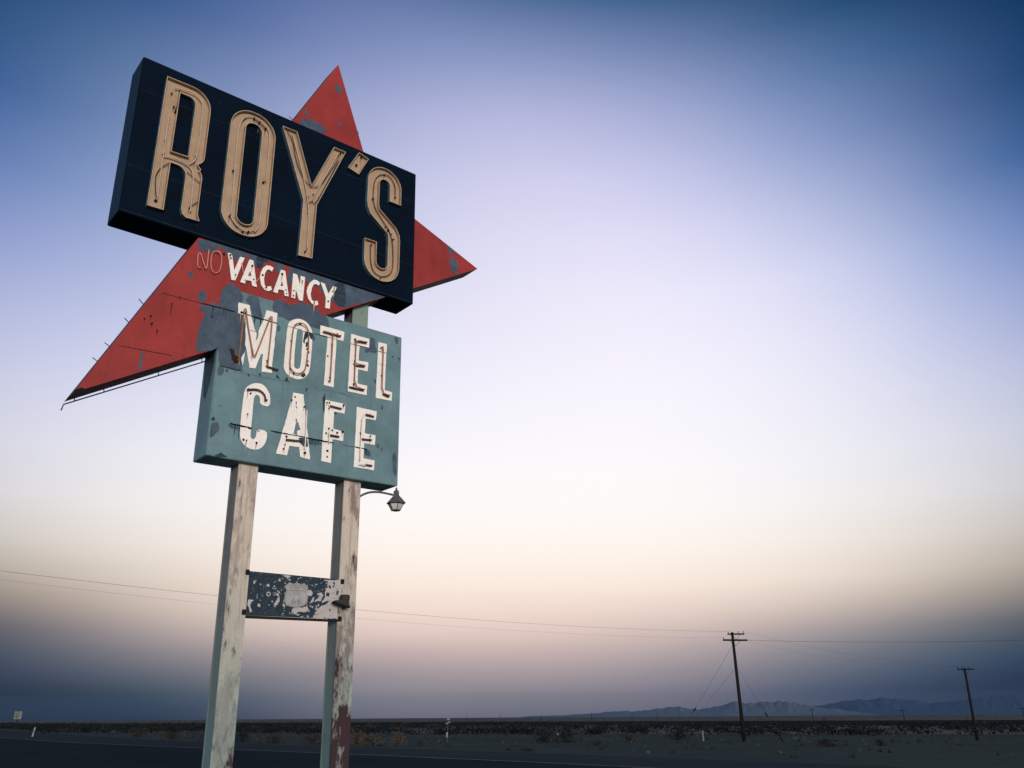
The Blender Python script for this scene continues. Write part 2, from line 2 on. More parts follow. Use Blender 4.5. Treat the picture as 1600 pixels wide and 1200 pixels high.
SKY = [[(0.0, (0.0008, 0.0008, 0.0008)), (1.3, (0.0008, 0.0008, 0.0008)), (2.6, (0.0008, 0.0008, 0.0027)), (3.8, (0.0008, 0.0008, 0.0008)), (5.0, (0.0008, 0.0008, 0.0008)), (6.5, (0.0665, 0.0606, 0.0458)), (8.0, (0.2052, 0.1887, 0.1643)), (10.0, (0.3783, 0.3614, 0.3622)), (12.5, (0.4868, 0.4827, 0.5498)), (15.5, (0.4945, 0.5097, 0.6657)), (19.0, (0.4132, 0.4499, 0.6877)), (23.0, (0.2677, 0.3233, 0.6173)), (27.0, (0.1207, 0.1806, 0.4821)), (31.0, (0.0215, 0.0622, 0.3112)), (35.0, (0.0008, 0.0008, 0.1577)), (39.0, (0.0008, 0.0008, 0.0609)), (42.5, (0.0008, 0.0008, 0.0188)), (46.0, (0.0008, 0.0008, 0.0008))], [(0.0, (0.0008, 0.0008, 0.0008)), (1.3, (0.0008, 0.0008, 0.0008)), (2.6, (0.0409, 0.0613, 0.1039)), (3.8, (0.0839, 0.1035, 0.1419)), (5.0, (0.153, 0.1477, 0.1683)), (6.5, (0.3665, 0.3034, 0.2578)), (8.0, (0.5648, 0.4817, 0.4042)), (10.0, (0.7273, 0.6715, 0.616)), (12.5, (0.7844, 0.7647, 0.7757)), (15.5, (0.7421, 0.7437, 0.8405)), (19.0, (0.6371, 0.6544, 0.8281)), (23.0, (0.478, 0.5203, 0.768)), (27.0, (0.3021, 0.372, 0.6577)), (31.0, (0.1422, 0.2404, 0.4983)), (35.0, (0.0493, 0.1387, 0.3438)), (39.0, (0.0251, 0.0989, 0.2435)), (42.5, (0.0032, 0.0538, 0.1697)), (46.0, (0.0008, 0.0231, 0.125))], [(0.0, (0.0155, 0.0269, 0.0531)), (1.3, (0.0728, 0.1145, 0.1305)), (2.6, (0.2222, 0.2217, 0.2405)), (3.8, (0.3924, 0.3374, 0.3319)), (5.0, (0.6042, 0.4951, 0.4574)), (6.5, (0.8072, 0.6607, 0.571)), (8.0, (0.9029, 0.7705, 0.6677)), (10.0, (0.9807, 0.8996, 0.8232)), (12.5, (0.9944, 0.9591, 0.9339)), (15.5, (0.9397, 0.9297, 0.9665)), (19.0, (0.8204, 0.8261, 0.9387)), (23.0, (0.6697, 0.6955, 0.8799)), (27.0, (0.5204, 0.5696, 0.7979)), (31.0, (0.3874, 0.4579, 0.6919)), (35.0, (0.2755, 0.3512, 0.5734)), (39.0, (0.1607, 0.2383, 0.4459)), (42.5, (0.0673, 0.1395, 0.3392)), (46.0, (0.028, 0.0845, 0.2735))], [(0.0, (0.2657, 0.2406, 0.2865)), (1.3, (0.4048, 0.3693, 0.3931)), (2.6, (0.4527, 0.379, 0.3975)), (3.8, (0.6285, 0.4916, 0.4742)), (5.0, (0.8714, 0.6811, 0.611)), (6.5, (0.9989, 0.8055, 0.7039)), (8.0, (1.0571, 0.8961, 0.7889)), (10.0, (1.0773, 0.9748, 0.8927)), (12.5, (1.0645, 1.014, 0.976)), (15.5, (1.0152, 0.9937, 1.0082)), (19.0, (0.9292, 0.9211, 0.9944)), (23.0, (0.8224, 0.8234, 0.9524)), (27.0, (0.7195, 0.7298, 0.8998)), (31.0, (0.6209, 0.6406, 0.8391)), (35.0, (0.5135, 0.5422, 0.7634)), (39.0, (0.3788, 0.4187, 0.6592)), (42.5, (0.2362, 0.294, 0.5353)), (46.0, (0.1293, 0.1908, 0.4046))], [(0.0, (0.237, 0.2321, 0.2661)), (1.3, (0.403, 0.3517, 0.3704)), (2.6, (0.541, 0.4363, 0.4419)), (3.8, (0.7067, 0.5418, 0.5099)), (5.0, (0.8905, 0.682, 0.6037)), (6.5, (1.011, 0.8017, 0.7011)), (8.0, (1.0789, 0.9083, 0.8018)), (10.0, (1.0901, 0.9834, 0.9015)), (12.5, (1.0719, 1.0221, 0.9849)), (15.5, (1.0373, 1.0117, 1.02)), (19.0, (0.985, 0.9643, 1.019)), (23.0, (0.9213, 0.8981, 0.9979)), (27.0, (0.8536, 0.8297, 0.9695)), (31.0, (0.7748, 0.7553, 0.9349)), (35.0, (0.6699, 0.6608, 0.8809)), (39.0, (0.5174, 0.5231, 0.7765)), (42.5, (0.2914, 0.344, 0.5906)), (46.0, (0.1021, 0.1727, 0.3473))], [(0.0, (0.2106, 0.2032, 0.2466)), (1.3, (0.3556, 0.3079, 0.3492)), (2.6, (0.4427, 0.3743, 0.3984)), (3.8, (0.5867, 0.4755, 0.4634)), (5.0, (0.7574, 0.5997, 0.5445)), (6.5, (0.9474, 0.7672, 0.6738)), (8.0, (1.0597, 0.9013, 0.7954)), (10.0, (1.0863, 0.9846, 0.9019)), (12.5, (1.0697, 1.0225, 0.9846)), (15.5, (1.0367, 1.0144, 1.025)), (19.0, (1.0008, 0.9801, 1.0349)), (23.0, (0.9566, 0.9287, 1.0296)), (27.0, (0.8918, 0.8614, 1.0135)), (31.0, (0.7792, 0.7596, 0.9653)), (35.0, (0.6039, 0.6085, 0.8587)), (39.0, (0.3803, 0.4208, 0.6738)), (42.5, (0.1764, 0.248, 0.4554)), (46.0, (0.0144, 0.0937, 0.2273))], [(0.0, (0.1008, 0.0997, 0.1403)), (1.3, (0.0729, 0.1108, 0.1738)), (2.6, (0.169, 0.1877, 0.235)), (3.8, (0.2763, 0.2673, 0.296)), (5.0, (0.4644, 0.395, 0.3865)), (6.5, (0.7441, 0.6171, 0.5432)), (8.0, (0.9278, 0.8001, 0.6955)), (10.0, (0.981, 0.8969, 0.8201)), (12.5, (0.9788, 0.9446, 0.9252)), (15.5, (0.9375, 0.9279, 0.974)), (19.0, (0.8872, 0.8804, 0.9823)), (23.0, (0.8152, 0.8132, 0.9691)), (27.0, (0.7011, 0.7143, 0.9254)), (31.0, (0.4838, 0.5341, 0.7845)), (35.0, (0.2492, 0.3371, 0.6013)), (39.0, (0.095, 0.193, 0.4018)), (42.5, (0.014, 0.087, 0.2156)), (46.0, (0.0008, 0.0182, 0.0746))], [(0.0, (0.0233, 0.0133, 0.02)), (1.3, (0.0008, 0.0008, 0.0142)), (2.6, (0.0149, 0.0478, 0.1057)), (3.8, (0.0545, 0.0915, 0.1249)), (5.0, (0.1318, 0.1475, 0.1759)), (6.5, (0.348, 0.3066, 0.2704)), (8.0, (0.5507, 0.4812, 0.4021)), (10.0, (0.6771, 0.6255, 0.577)), (12.5, (0.7161, 0.7026, 0.7255)), (15.5, (0.6666, 0.6829, 0.7946)), (19.0, (0.5571, 0.5927, 0.7928)), (23.0, (0.3692, 0.4424, 0.7198)), (27.0, (0.1656, 0.2812, 0.5812)), (31.0, (0.0224, 0.1276, 0.3577)), (35.0, (0.0042, 0.0622, 0.2062)), (39.0, (0.0008, 0.0394, 0.1328)), (42.5, (0.0008, 0.0083, 0.0593)), (46.0, (0.0008, 0.0008, 0.0052))], [(0.0, (0.0008, 0.0008, 0.0008)), (1.3, (0.0008, 0.0008, 0.0008)), (2.6, (0.0008, 0.0008, 0.0048)), (3.8, (0.0008, 0.0008, 0.0008)), (5.0, (0.0008, 0.0008, 0.0008)), (6.5, (0.0503, 0.0553, 0.0421)), (8.0, (0.1512, 0.1531, 0.1341)), (10.0, (0.276, 0.2821, 0.2995)), (12.5, (0.3349, 0.3598, 0.4568)), (15.5, (0.2916, 0.3402, 0.538)), (19.0, (0.1725, 0.2318, 0.5108)), (23.0, (0.0462, 0.0877, 0.376)), (27.0, (0.0008, 0.0008, 0.1997)), (31.0, (0.0008, 0.0008, 0.0521)), (35.0, (0.0008, 0.0008, 0.0008)), (39.0, (0.0008, 0.0008, 0.0008)), (42.5, (0.0008, 0.0008, 0.0008)), (46.0, (0.0008, 0.0008, 0.0008))]]
import bpy, bmesh, math, random
from mathutils import Matrix, Vector, noise
from mathutils.geometry import tessellate_polygon
random.seed(7)
S = bpy.context.scene
COL = S.collection
R = math.radians

# ------------------------------------------------------------------ helpers
def lin(h):
    """sRGB 0-255 triple to linear RGBA"""
    o = []
    for c in h:
        c /= 255.0
        o.append(c / 12.92 if c <= .04045 else ((c + .055) / 1.055) ** 2.4)
    return (*o, 1.0)

def tag(o, label=None, cat=None, group=None, kind=None):
    if label: o['label'] = label
    if cat: o['category'] = cat
    if group: o['group'] = group
    if kind: o['kind'] = kind
    return o

def empty(name, loc=(0, 0, 0), M=None):
    o = bpy.data.objects.new(name, None)
    COL.objects.link(o)
    if M is not None: o.matrix_world = M
    else: o.location = loc
    o.empty_display_size = .3
    return o

class MB:
    def __init__(s): s.v, s.f, s.m = [], [], []
    def add(s, vs, fs, m=0):
        b = len(s.v); s.v += [tuple(p) for p in vs]
        s.f += [tuple(i + b for i in f) for f in fs]; s.m += [m] * len(fs)
    def box(s, x0, x1, y0, y1, z0, z1, m=0):
        vs = [(x, y, z) for x in (x0, x1) for y in (y0, y1) for z in (z0, z1)]
        s.add(vs, [(0, 1, 3, 2), (4, 6, 7, 5), (0, 4, 5, 1), (2, 3, 7, 6), (0, 2, 6, 4), (1, 5, 7, 3)], m)
    def tube(s, pts, r, m=0, n=8, cap=True):
        pts = [Vector(p) for p in pts]
        rs = r if isinstance(r, (list, tuple)) else [r] * len(pts)
        rings = []; up = None
        for i, p in enumerate(pts):
            a = pts[max(i - 1, 0)]; b = pts[min(i + 1, len(pts) - 1)]
            t = (b - a)
            if t.length < 1e-9: t = Vector((0, 0, 1))
            t.normalize()
            if up is None:
                up = Vector((0, 0, 1)) if abs(t.z) < .9 else Vector((1, 0, 0))
            x = (up - t * up.dot(t))
            if x.length < 1e-6: x = t.orthogonal()
            x.normalize(); y = t.cross(x); up = x
            rings.append([p + (x * math.cos(k * 2 * math.pi / n) + y * math.sin(k * 2 * math.pi / n)) * rs[i] for k in range(n)])
        vs = [q for rg in rings for q in rg]
        fs = [(i * n + k, i * n + (k + 1) % n, (i + 1) * n + (k + 1) % n, (i + 1) * n + k) for i in range(len(pts) - 1) for k in range(n)]
        if cap:
            fs.append(tuple(range(n - 1, -1, -1))); fs.append(tuple((len(pts) - 1) * n + k for k in range(n)))
        s.add(vs, fs, m)
    def lathe(s, prof, c=(0, 0, 0), n=6, m=0, rot=0):
        vs = []
        for r, z in prof:
            for k in range(n):
                a = rot + 2 * math.pi * k / n
                vs.append((c[0] + r * math.cos(a), c[1] + r * math.sin(a), c[2] + z))
        fs = [(i * n + k, i * n + (k + 1) % n, (i + 1) * n + (k + 1) % n, (i + 1) * n + k) for i in range(len(prof) - 1) for k in range(n)]
        s.add(vs, fs, m)
    def build(s, name, mats, parent=None, smooth=False, bevel=0):
        me = bpy.data.meshes.new(name)
        me.from_pydata(s.v, [], s.f)
        for mt in (mats if isinstance(mats, (list, tuple)) else [mats]): me.materials.append(mt)
        me.polygons.foreach_set('material_index', s.m)
        if bevel or True:
            bm = bmesh.new(); bm.from_mesh(me)
            if bevel:
                bmesh.ops.remove_doubles(bm, verts=bm.verts, dist=1e-5)
                es = [e for e in bm.edges if len(e.link_faces) == 2 and e.calc_face_angle(0) > .5]
                bmesh.ops.bevel(bm, geom=es, offset=bevel, segments=2, affect='EDGES')
            bmesh.ops.recalc_face_normals(bm, faces=bm.faces)
            bm.to_mesh(me); bm.free()
        if smooth:
            me.polygons.foreach_set('use_smooth', [True] * len(me.polygons))
        me.update()
        o = bpy.data.objects.new(name, me); COL.objects.link(o)
        if parent: o.parent = parent
        return o

# ------------------------------------------------------------------ materials
class NT:
    def __init__(s, name):
        s.mat = bpy.data.materials.new(name); s.mat.use_nodes = True
        s.n = s.mat.node_tree.nodes; s.l = s.mat.node_tree.links
        s.b = s.n['Principled BSDF']; s.tc = s.n.new('ShaderNodeTexCoord')
        s.b.inputs['Specular IOR Level'].default_value = .14
    def noise(s, scale, det=4, rough=.55, st=(1, 1, 1), off=(0, 0, 0), dist=0):
        mp = s.n.new('ShaderNodeMapping'); s.l.new(s.tc.outputs['Object'], mp.inputs[0])
        mp.inputs['Scale'].default_value = st; mp.inputs['Location'].default_value = off
        t = s.n.new('ShaderNodeTexNoise'); s.l.new(mp.outputs[0], t.inputs['Vector'])
        t.inputs['Scale'].default_value = scale; t.inputs['Detail'].default_value = det
        t.inputs['Roughness'].default_value = rough; t.inputs['Distortion'].default_value = dist
        return t.outputs['Fac']
    def mr(s, v, a, b, c=0, d=1):
        m = s.n.new('ShaderNodeMapRange'); s.l.new(v, m.inputs[0])
        for i, x in enumerate((a, b, c, d)): m.inputs[i + 1].default_value = x
        return m.outputs[0]
    def math(s, op, a, b=None):
        m = s.n.new('ShaderNodeMath'); m.operation = op
        for i, x in enumerate((a, b)):
            if x is None: continue
            if isinstance(x, (int, float)): m.inputs[i].default_value = x
            else: s.l.new(x, m.inputs[i])
        return m.outputs[0]
    def z(s):
        x = s.n.new('ShaderNodeSeparateXYZ'); s.l.new(s.tc.outputs['Object'], x.inputs[0]); return x.outputs[2]
    def mix(s, f, a, b, mode='MIX'):
        m = s.n.new('ShaderNodeMix'); m.data_type = 'RGBA'; m.blend_type = mode
        for k, x in ((0, f), (6, a), (7, b)):
            if isinstance(x, (int, float, tuple)): m.inputs[k].default_value = x
            else: s.l.new(x, m.inputs[k])
        return m.outputs[2]
    def done(s, col, rough=.6, bump=None, dist=.01, st=.4):
        if isinstance(col, tuple): s.b.inputs['Base Color'].default_value = col
        else: s.l.new(col, s.b.inputs['Base Color'])
        if isinstance(rough, (int, float)): s.b.inputs['Roughness'].default_value = rough
        else: s.l.new(rough, s.b.inputs['Roughness'])
        if bump is not None:
            n = s.n.new('ShaderNodeBump'); n.inputs['Strength'].default_value = st; n.inputs['Distance'].default_value = dist
            s.l.new(bump, n.inputs['Height']); s.l.new(n.outputs[0], s.b.inputs['Normal'])
        return s.mat

def sc(c, k): return (c[0] * k, c[1] * k, c[2] * k, 1)

SIGN_K = .66
def painted(name, c, var=.25, scale=2.5, rough=.55, streak=.25, speck=None, speck_t=.70, grain=.12, spec=None):
    """weathered enamel: cloudy fading, vertical rain streaks, fine grain, optional specks of another colour"""
    t = NT(name)
    if not name.startswith('white'):
        c = sc(c, SIGN_K); speck = sc(speck, SIGN_K) if speck else None
    if spec is not None: t.b.inputs['Specular IOR Level'].default_value = spec
    n1 = t.noise(scale, 5, .6)
    col = t.mix(t.mr(n1, .3, .7), sc(c, 1 - var), sc(c, 1 + var))
    if streak:
        n2 = t.noise(3.2, 4, .6, st=(3, 3, .18), off=(4, 2, 1))
        col = t.mix(t.mr(n2, .55, .8, 0, streak), col, sc(c, .35))
    n3 = t.noise(70, 2, .6)
    col = t.mix(t.mr(n3, .3, .75, 0, grain), col, sc(c, .5))
    n5 = t.noise(24, 4, .65, off=(1, 6, 2)); col = t.mix(t.mr(n5, .42, .72, 0, .26), col, sc(c, .55))
    if speck:
        n4 = t.noise(17, 5, .7, off=(9, 1, 3))
        col = t.mix(t.mr(n4, speck_t, speck_t + .03), col, speck)
    return t.done(col, t.mr(n1, .3, .7, rough - .08, rough + .12), n3, .004, .35)

M = {}
M['navy'] = painted('navy_enamel', (.0028, .0105, .024, 1), .45, 1.4, .75, .3, (.018, .034, .055, 1), .69, .4, .05)
M['navy_side'] = painted('navy_side_sky_sheen', (.013, .042, .082, 1), .5, 2.2, .75, .45, (.03, .055, .085, 1), .66, .4, .06)  # lighter, bluer side colour stands in for the sky's reflection
M['navy_line'] = painted('navy_seam', (.03, .045, .065, 1), .3, 4, .6, 0)
M['channel'] = painted('channel_letter_side', (.11, .20, .25, 1), .35, 5, .5, .3, (.01, .02, .03, 1), .64)
M['tan'] = painted('tan_letter_paint', (.655, .44, .28, 1), .14, 3, .55, .2, (.14, .09, .06, 1), .72, .35)
M['tan_side'] = painted('tan_letter_wall', (.60, .40, .255, 1), .2, 5, .6, .2, (.10, .07, .05, 1), .72)
M['rim'] = painted('letter_rim', (.72, .53, .36, 1), .25, 8, .5, 0)
M['red'] = painted('red_paint', (.475, .060, .053, 1), .22, 1.1, .6, .28, (.22, .04, .04, 1), .67, .4)
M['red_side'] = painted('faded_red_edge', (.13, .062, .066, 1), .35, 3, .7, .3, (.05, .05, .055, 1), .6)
M['grey'] = painted('grey_primer', (.105, .148, .198, 1), .30, 5, .65, .2, (.055, .075, .10, 1), .66, .4)
M['teal'] = painted('teal_paint', (.215, .345, .365, 1), .22, 1.8, .65, .25, (.09, .16, .18, 1), .69, .35)
M['teal_light'] = painted('teal_weld', (.17, .29, .28, 1), .3, 5, .6, 0)
M['teal_dark'] = painted('teal_bare_and_shade', (.035, .075, .09, 1), .3, 6, .6, 0)
M['white'] = painted('white_letter_paint', (.89, .81, .73, 1), .04, 4, .55, .16, (.38, .28, .22, 1), .70, .25)
M['stain'] = painted('rust_run_on_white', (.62, .47, .36, 1), .25, 9, .7, 0)
M['stain_tan'] = painted('rust_run_on_tan', (.30, .18, .10, 1), .25, 9, .7, 0)
M['stain_red'] = painted('rust_run_on_red', (.16, .03, .03, 1), .25, 9, .7, 0)
M['black'] = painted('black_holes', (.008, .008, .01, 1), .2, 8, .7, 0)
M['rust'] = painted('rust_stain', (.045, .025, .022, 1), .5, 9, .8, 0)
M['glass'] = painted('pale_neon_glass', (.74, .56, .42, 1), .12, 8, .25, 0)
M['glass_w'] = painted('white_neon_glass', (.80, .70, .62, 1), .12, 8, .25, 0)
M['glass_p'] = painted('pink_neon_glass', (.98, .46, .42, 1), .15, 8, .3, 0)
M['copper'] = painted('coated_neon_tube', (.50, .21, .085, 1), .25, 6, .35, 0)
M['bronze'] = painted('burnt_tube_socket', (.12, .075, .05, 1), .5, 9, .6, 0)
M['cable'] = painted('black_cable', (.02, .018, .018, 1), .2, 8, .6, 0)
M['steel'] = painted('dull_steel', (.11, .11, .115, 1), .3, 9, .45, 0)

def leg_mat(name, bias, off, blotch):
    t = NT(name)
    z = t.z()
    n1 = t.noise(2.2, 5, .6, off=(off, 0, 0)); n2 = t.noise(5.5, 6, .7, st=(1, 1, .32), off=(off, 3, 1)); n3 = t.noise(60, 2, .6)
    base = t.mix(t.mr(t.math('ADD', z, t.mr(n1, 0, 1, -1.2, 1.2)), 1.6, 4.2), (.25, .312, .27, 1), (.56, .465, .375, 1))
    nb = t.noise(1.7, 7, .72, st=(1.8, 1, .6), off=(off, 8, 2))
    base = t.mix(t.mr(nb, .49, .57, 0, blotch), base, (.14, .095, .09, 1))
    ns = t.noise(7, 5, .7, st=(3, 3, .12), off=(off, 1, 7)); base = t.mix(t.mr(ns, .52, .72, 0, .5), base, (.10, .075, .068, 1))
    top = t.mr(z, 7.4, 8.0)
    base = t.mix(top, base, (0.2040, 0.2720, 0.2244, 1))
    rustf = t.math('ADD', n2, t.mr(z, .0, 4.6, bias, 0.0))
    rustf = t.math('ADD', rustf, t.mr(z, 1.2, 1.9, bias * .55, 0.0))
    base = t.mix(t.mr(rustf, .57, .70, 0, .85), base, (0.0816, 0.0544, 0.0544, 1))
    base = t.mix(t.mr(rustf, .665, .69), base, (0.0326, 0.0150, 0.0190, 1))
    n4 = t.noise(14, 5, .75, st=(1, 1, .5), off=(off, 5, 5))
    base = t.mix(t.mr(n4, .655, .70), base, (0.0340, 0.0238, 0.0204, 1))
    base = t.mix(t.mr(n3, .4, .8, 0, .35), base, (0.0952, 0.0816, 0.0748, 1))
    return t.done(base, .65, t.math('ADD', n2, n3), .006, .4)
M['leg'] = leg_mat('left_post_paint', .045, 0.3, .35)
M['leg2'] = leg_mat('right_post_paint', .185, 7.7, .75)
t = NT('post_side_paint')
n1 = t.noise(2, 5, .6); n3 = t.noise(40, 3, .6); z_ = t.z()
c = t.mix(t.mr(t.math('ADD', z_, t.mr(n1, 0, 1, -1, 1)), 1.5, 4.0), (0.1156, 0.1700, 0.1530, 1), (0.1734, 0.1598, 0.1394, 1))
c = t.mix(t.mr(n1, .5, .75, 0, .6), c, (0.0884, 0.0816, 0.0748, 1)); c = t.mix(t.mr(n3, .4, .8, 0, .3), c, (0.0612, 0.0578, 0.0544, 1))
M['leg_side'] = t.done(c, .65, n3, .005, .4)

# ------------------------------------------------------------------ the roadside sign
AX_U = Vector((0.76274574, 0.64625135, 0.02404438))
AX_Z = Vector((-0.01351097, -0.02124766, 0.99968295))
AX_N = Vector((-0.64655733, 0.76282877, 0.00747508))
ORG = Vector((-6.538, 12.0, 7.909 + 1.6))
BU, BW, BZ = 3.74, .36, -9.604
base = ORG + AX_U * BU + AX_N * BW + AX_Z * BZ
SM = Matrix((( AX_U.x, AX_N.x, AX_Z.x, base.x), (AX_U.y, AX_N.y, AX_Z.y, base.y), (AX_U.z, AX_N.z, AX_Z.z, base.z), (0, 0, 0, 1)))
def P(u, w, z): return Vector((u - BU, w - BW, z - BZ))
def PW(u, w, z): return SM @ P(u, w, z)

def area(l): return .5 * sum(a[0] * b[1] - b[0] * a[1] for a, b in zip(l, l[1:] + l[:1]))
def ccw(l): return list(l) if area(l) > 0 else list(l)[::-1]
def inset(l, d):
    """move a ccw loop inwards by d (outwards for a hole given cw)"""
    o = []; n = len(l)
    for i in range(n):
        a, b, c = Vector(l[i - 1]), Vector(l[i]), Vector(l[(i + 1) % n])
        e1 = (b - a); e2 = (c - b)
        if e1.length < 1e-6 or e2.length < 1e-6: o.append(tuple(b)); continue
        e1.normalize(); e2.normalize()
        n1 = Vector((-e1.y, e1.x)); n2 = Vector((-e2.y, e2.x))
        m = n1 + n2
        k = m.length
        if k < .3: o.append(tuple(b + n1 * d)); continue
        m /= k
        o.append(tuple(b + m * (d / max(m.dot(n1), .45))))
    return o
def fill(mb, loops, w, m, tr=P):
    fl = [p for l in loops for p in l]
    tris = tessellate_polygon([[Vector((p[0], p[1], 0)) for p in l] for l in loops])
    mb.add([tr(p[0], w, p[1]) for p in fl], tris, m)
def wall(mb, l, w0, w1, m, l2=None, tr=P):
    l2 = l2 or l; n = len(l)
    mb.add([tr(p[0], w0, p[1]) for p in l] + [tr(p[0], w1, p[1]) for p in l2], [(i, (i + 1) % n, n + (i + 1) % n, n + i) for i in range(n)], m)
def prism(mb, loops, w_front, w_back, m_face, m_side, tr=P):
    fill(mb, loops, w_front, m_face, tr)
    for l in loops: wall(mb, l, w_back, w_front, m_side, tr=tr)
def ragged(l, step=.05, amp=.012, seed=0):
    o = []; n = len(l)
    for i in range(n):
        a, b = Vector(l[i]), Vector(l[(i + 1) % n]); k = max(1, int((b - a).length / step))
        nn = Vector((-(b - a).y, (b - a).x)); nn = nn / max(nn.length, 1e-6)
        for j in range(k):
            q = a + (b - a) * (j / k)
            e = noise.noise(Vector((q.x * 9, q.y * 9, seed + 3.3))) * amp * 1.6 + random.uniform(-amp, amp) * .35
            o.append(tuple(q + nn * e))
    return o
def smooth_loop(l, k=1):
    """one Chaikin pass to round off traced paint edges"""
    for _ in range(k):
        o = []
        for a, b in zip(l, l[1:] + l[:1]):
            o += [(a[0] * .75 + b[0] * .25, a[1] * .75 + b[1] * .25), (a[0] * .25 + b[0] * .75, a[1] * .25 + b[1] * .75)]
        l = o
    return l
def smooth_path(l, k=2):
    for _ in range(k):
        o = [l[0]]
        for a, b in zip(l, l[1:]):
            o += [(a[0] * .75 + b[0] * .25, a[1] * .75 + b[1] * .25), (a[0] * .25 + b[0] * .75, a[1] * .25 + b[1] * .75)]
        l = o + [l[-1]]
    return l
def strip(mb, pts, h, w, m):
    """a thin ragged band (seam, crack) lying on the sign's face"""
    up, dn = [], []
    for a, b in zip(pts, pts[1:]):
        k = max(1, int(math.dist(a, b) / .05))
        for j in range(k + (b == pts[-1])):
            t = j / k; x = a[0] + (b[0] - a[0]) * t; z = a[1] + (b[1] - a[1]) * t
            hh = h * random.uniform(.35, 1.0)
            up.append((x, z + hh)); dn.append((x, z - h * random.uniform(.35, 1.0)))
    vs = [P(x, w, z) for x, z in up] + [P(x, w, z) for x, z in dn]; n = len(up)
    mb.add(vs, [(i, i + 1, n + i + 1, n + i) for i in range(n - 1)], m)
def dot(mb, u, z, w, r=.022, d=.03, m=0):
    n = 8; r *= random.uniform(.45, .95)
    jr = [r * random.uniform(.6, 1.25) for _ in range(n)]
    vs = [P(u + jr[k] * math.cos(k * math.pi / 4), ww, z + jr[k] * 1.2 * math.sin(k * math.pi / 4)) for ww in (w, w - d) for k in range(n)]
    mb.add(vs, [(k, (k + 1) % n, n + (k + 1) % n, n + k) for k in range(n)] + [tuple(range(n, 2 * n))], m)
def drip(mb, u, z, w, m):
    L_ = random.uniform(.06, .26); h = random.uniform(.006, .016)
    pts = [(u - h, z), (u - h * .9, z - L_ * .3), (u - h * .5 + random.uniform(-.004, .004), z - L_ * .7), (u, z - L_), (u + h * .4, z - L_ * .65), (u + h, z - L_ * .25), (u + h, z)]
    mb.add([P(a, w, b) for a, b in pts], [tuple(range(7))], m)
def tube2(mb, pts, w, r, m=0, k=2):
    mb.tube([P(x, w, z) for x, z in smooth_path(pts, k)], r, m, 6)
def inside(l, p):
    us = [a[0] for a in l]; zs = [a[1] for a in l]
    return min(us) <= p[0] <= max(us) and min(zs) <= p[1] <= max(zs)

sign = empty('roadside_sign', M=SM)
tag(sign, 'tall weathered motel and cafe sign with red star, blue and teal boxes on two posts', 'motel sign')

# posts
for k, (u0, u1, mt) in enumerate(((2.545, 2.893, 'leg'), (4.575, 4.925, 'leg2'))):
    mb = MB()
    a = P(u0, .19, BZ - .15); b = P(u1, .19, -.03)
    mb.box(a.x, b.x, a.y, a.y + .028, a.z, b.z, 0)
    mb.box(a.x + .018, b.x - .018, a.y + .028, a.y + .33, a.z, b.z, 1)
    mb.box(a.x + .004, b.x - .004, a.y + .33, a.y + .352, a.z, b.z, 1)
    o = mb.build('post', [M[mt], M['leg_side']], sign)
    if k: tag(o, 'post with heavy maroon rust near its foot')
    # bolts at the foot and by the clamps
for k in range(0): pass

# star / arrow panel -----------------------------------------------------
SF, MF = .05, .047
mb = MB()
star = ccw(D['star'])
n = len(star)
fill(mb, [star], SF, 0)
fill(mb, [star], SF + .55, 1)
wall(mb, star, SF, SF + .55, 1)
for i, l in enumerate(D['star_patches']):
    l = ragged(smooth_loop(ccw(l)), .028, .015, i); fill(mb, [l], SF - .004, 2)
for l in D['star_black']: fill(mb, [ragged(ccw(l), .05, .01)], SF - .004, 3)
for l in D['star_seam']: strip(mb, l, .006, SF - .006, 3)
for u, z in D['star_specks']:
    dot(mb, u, z, SF, .022, .008, 3); drip(mb, u, z, SF - .0062, 4)
for u, z in D['vac_dots']: 
    if not any(inside(v[0], (u, z)) for v in D['vacancy'].values()): dot(mb, u, z, SF, .02, .02, 3)
star_o = mb.build('star_panel', [M['red'], M['red_side'], M['grey'], M['black'], M['stain_red']], sign)

# the red neon word and the white painted word under the upper cabinet
for k, l in D['vacancy'].items():
    mb = MB()
    loops = [ccw(l[0])] + [ccw(h)[::-1] for h in l[1:]]
    prism(mb, loops, SF - .03, SF, 0, 1)
    for p in D['vac_dots']:
        if inside(l[0], p):
            dot(mb, *p, SF - .03, .02, .02, 2)
            if random.random() < .5: drip(mb, p[0], p[1], SF - .0312, 3)
    mb.build('letter', [M['white'], M['tan_side'], M['black'], M['stain']], star_o)
for l in D['no_tubes']:
    mb = MB(); tube2(mb, l, SF - .06, .0075); mb.build('neon_tube', M['glass_p'], star_o, True)
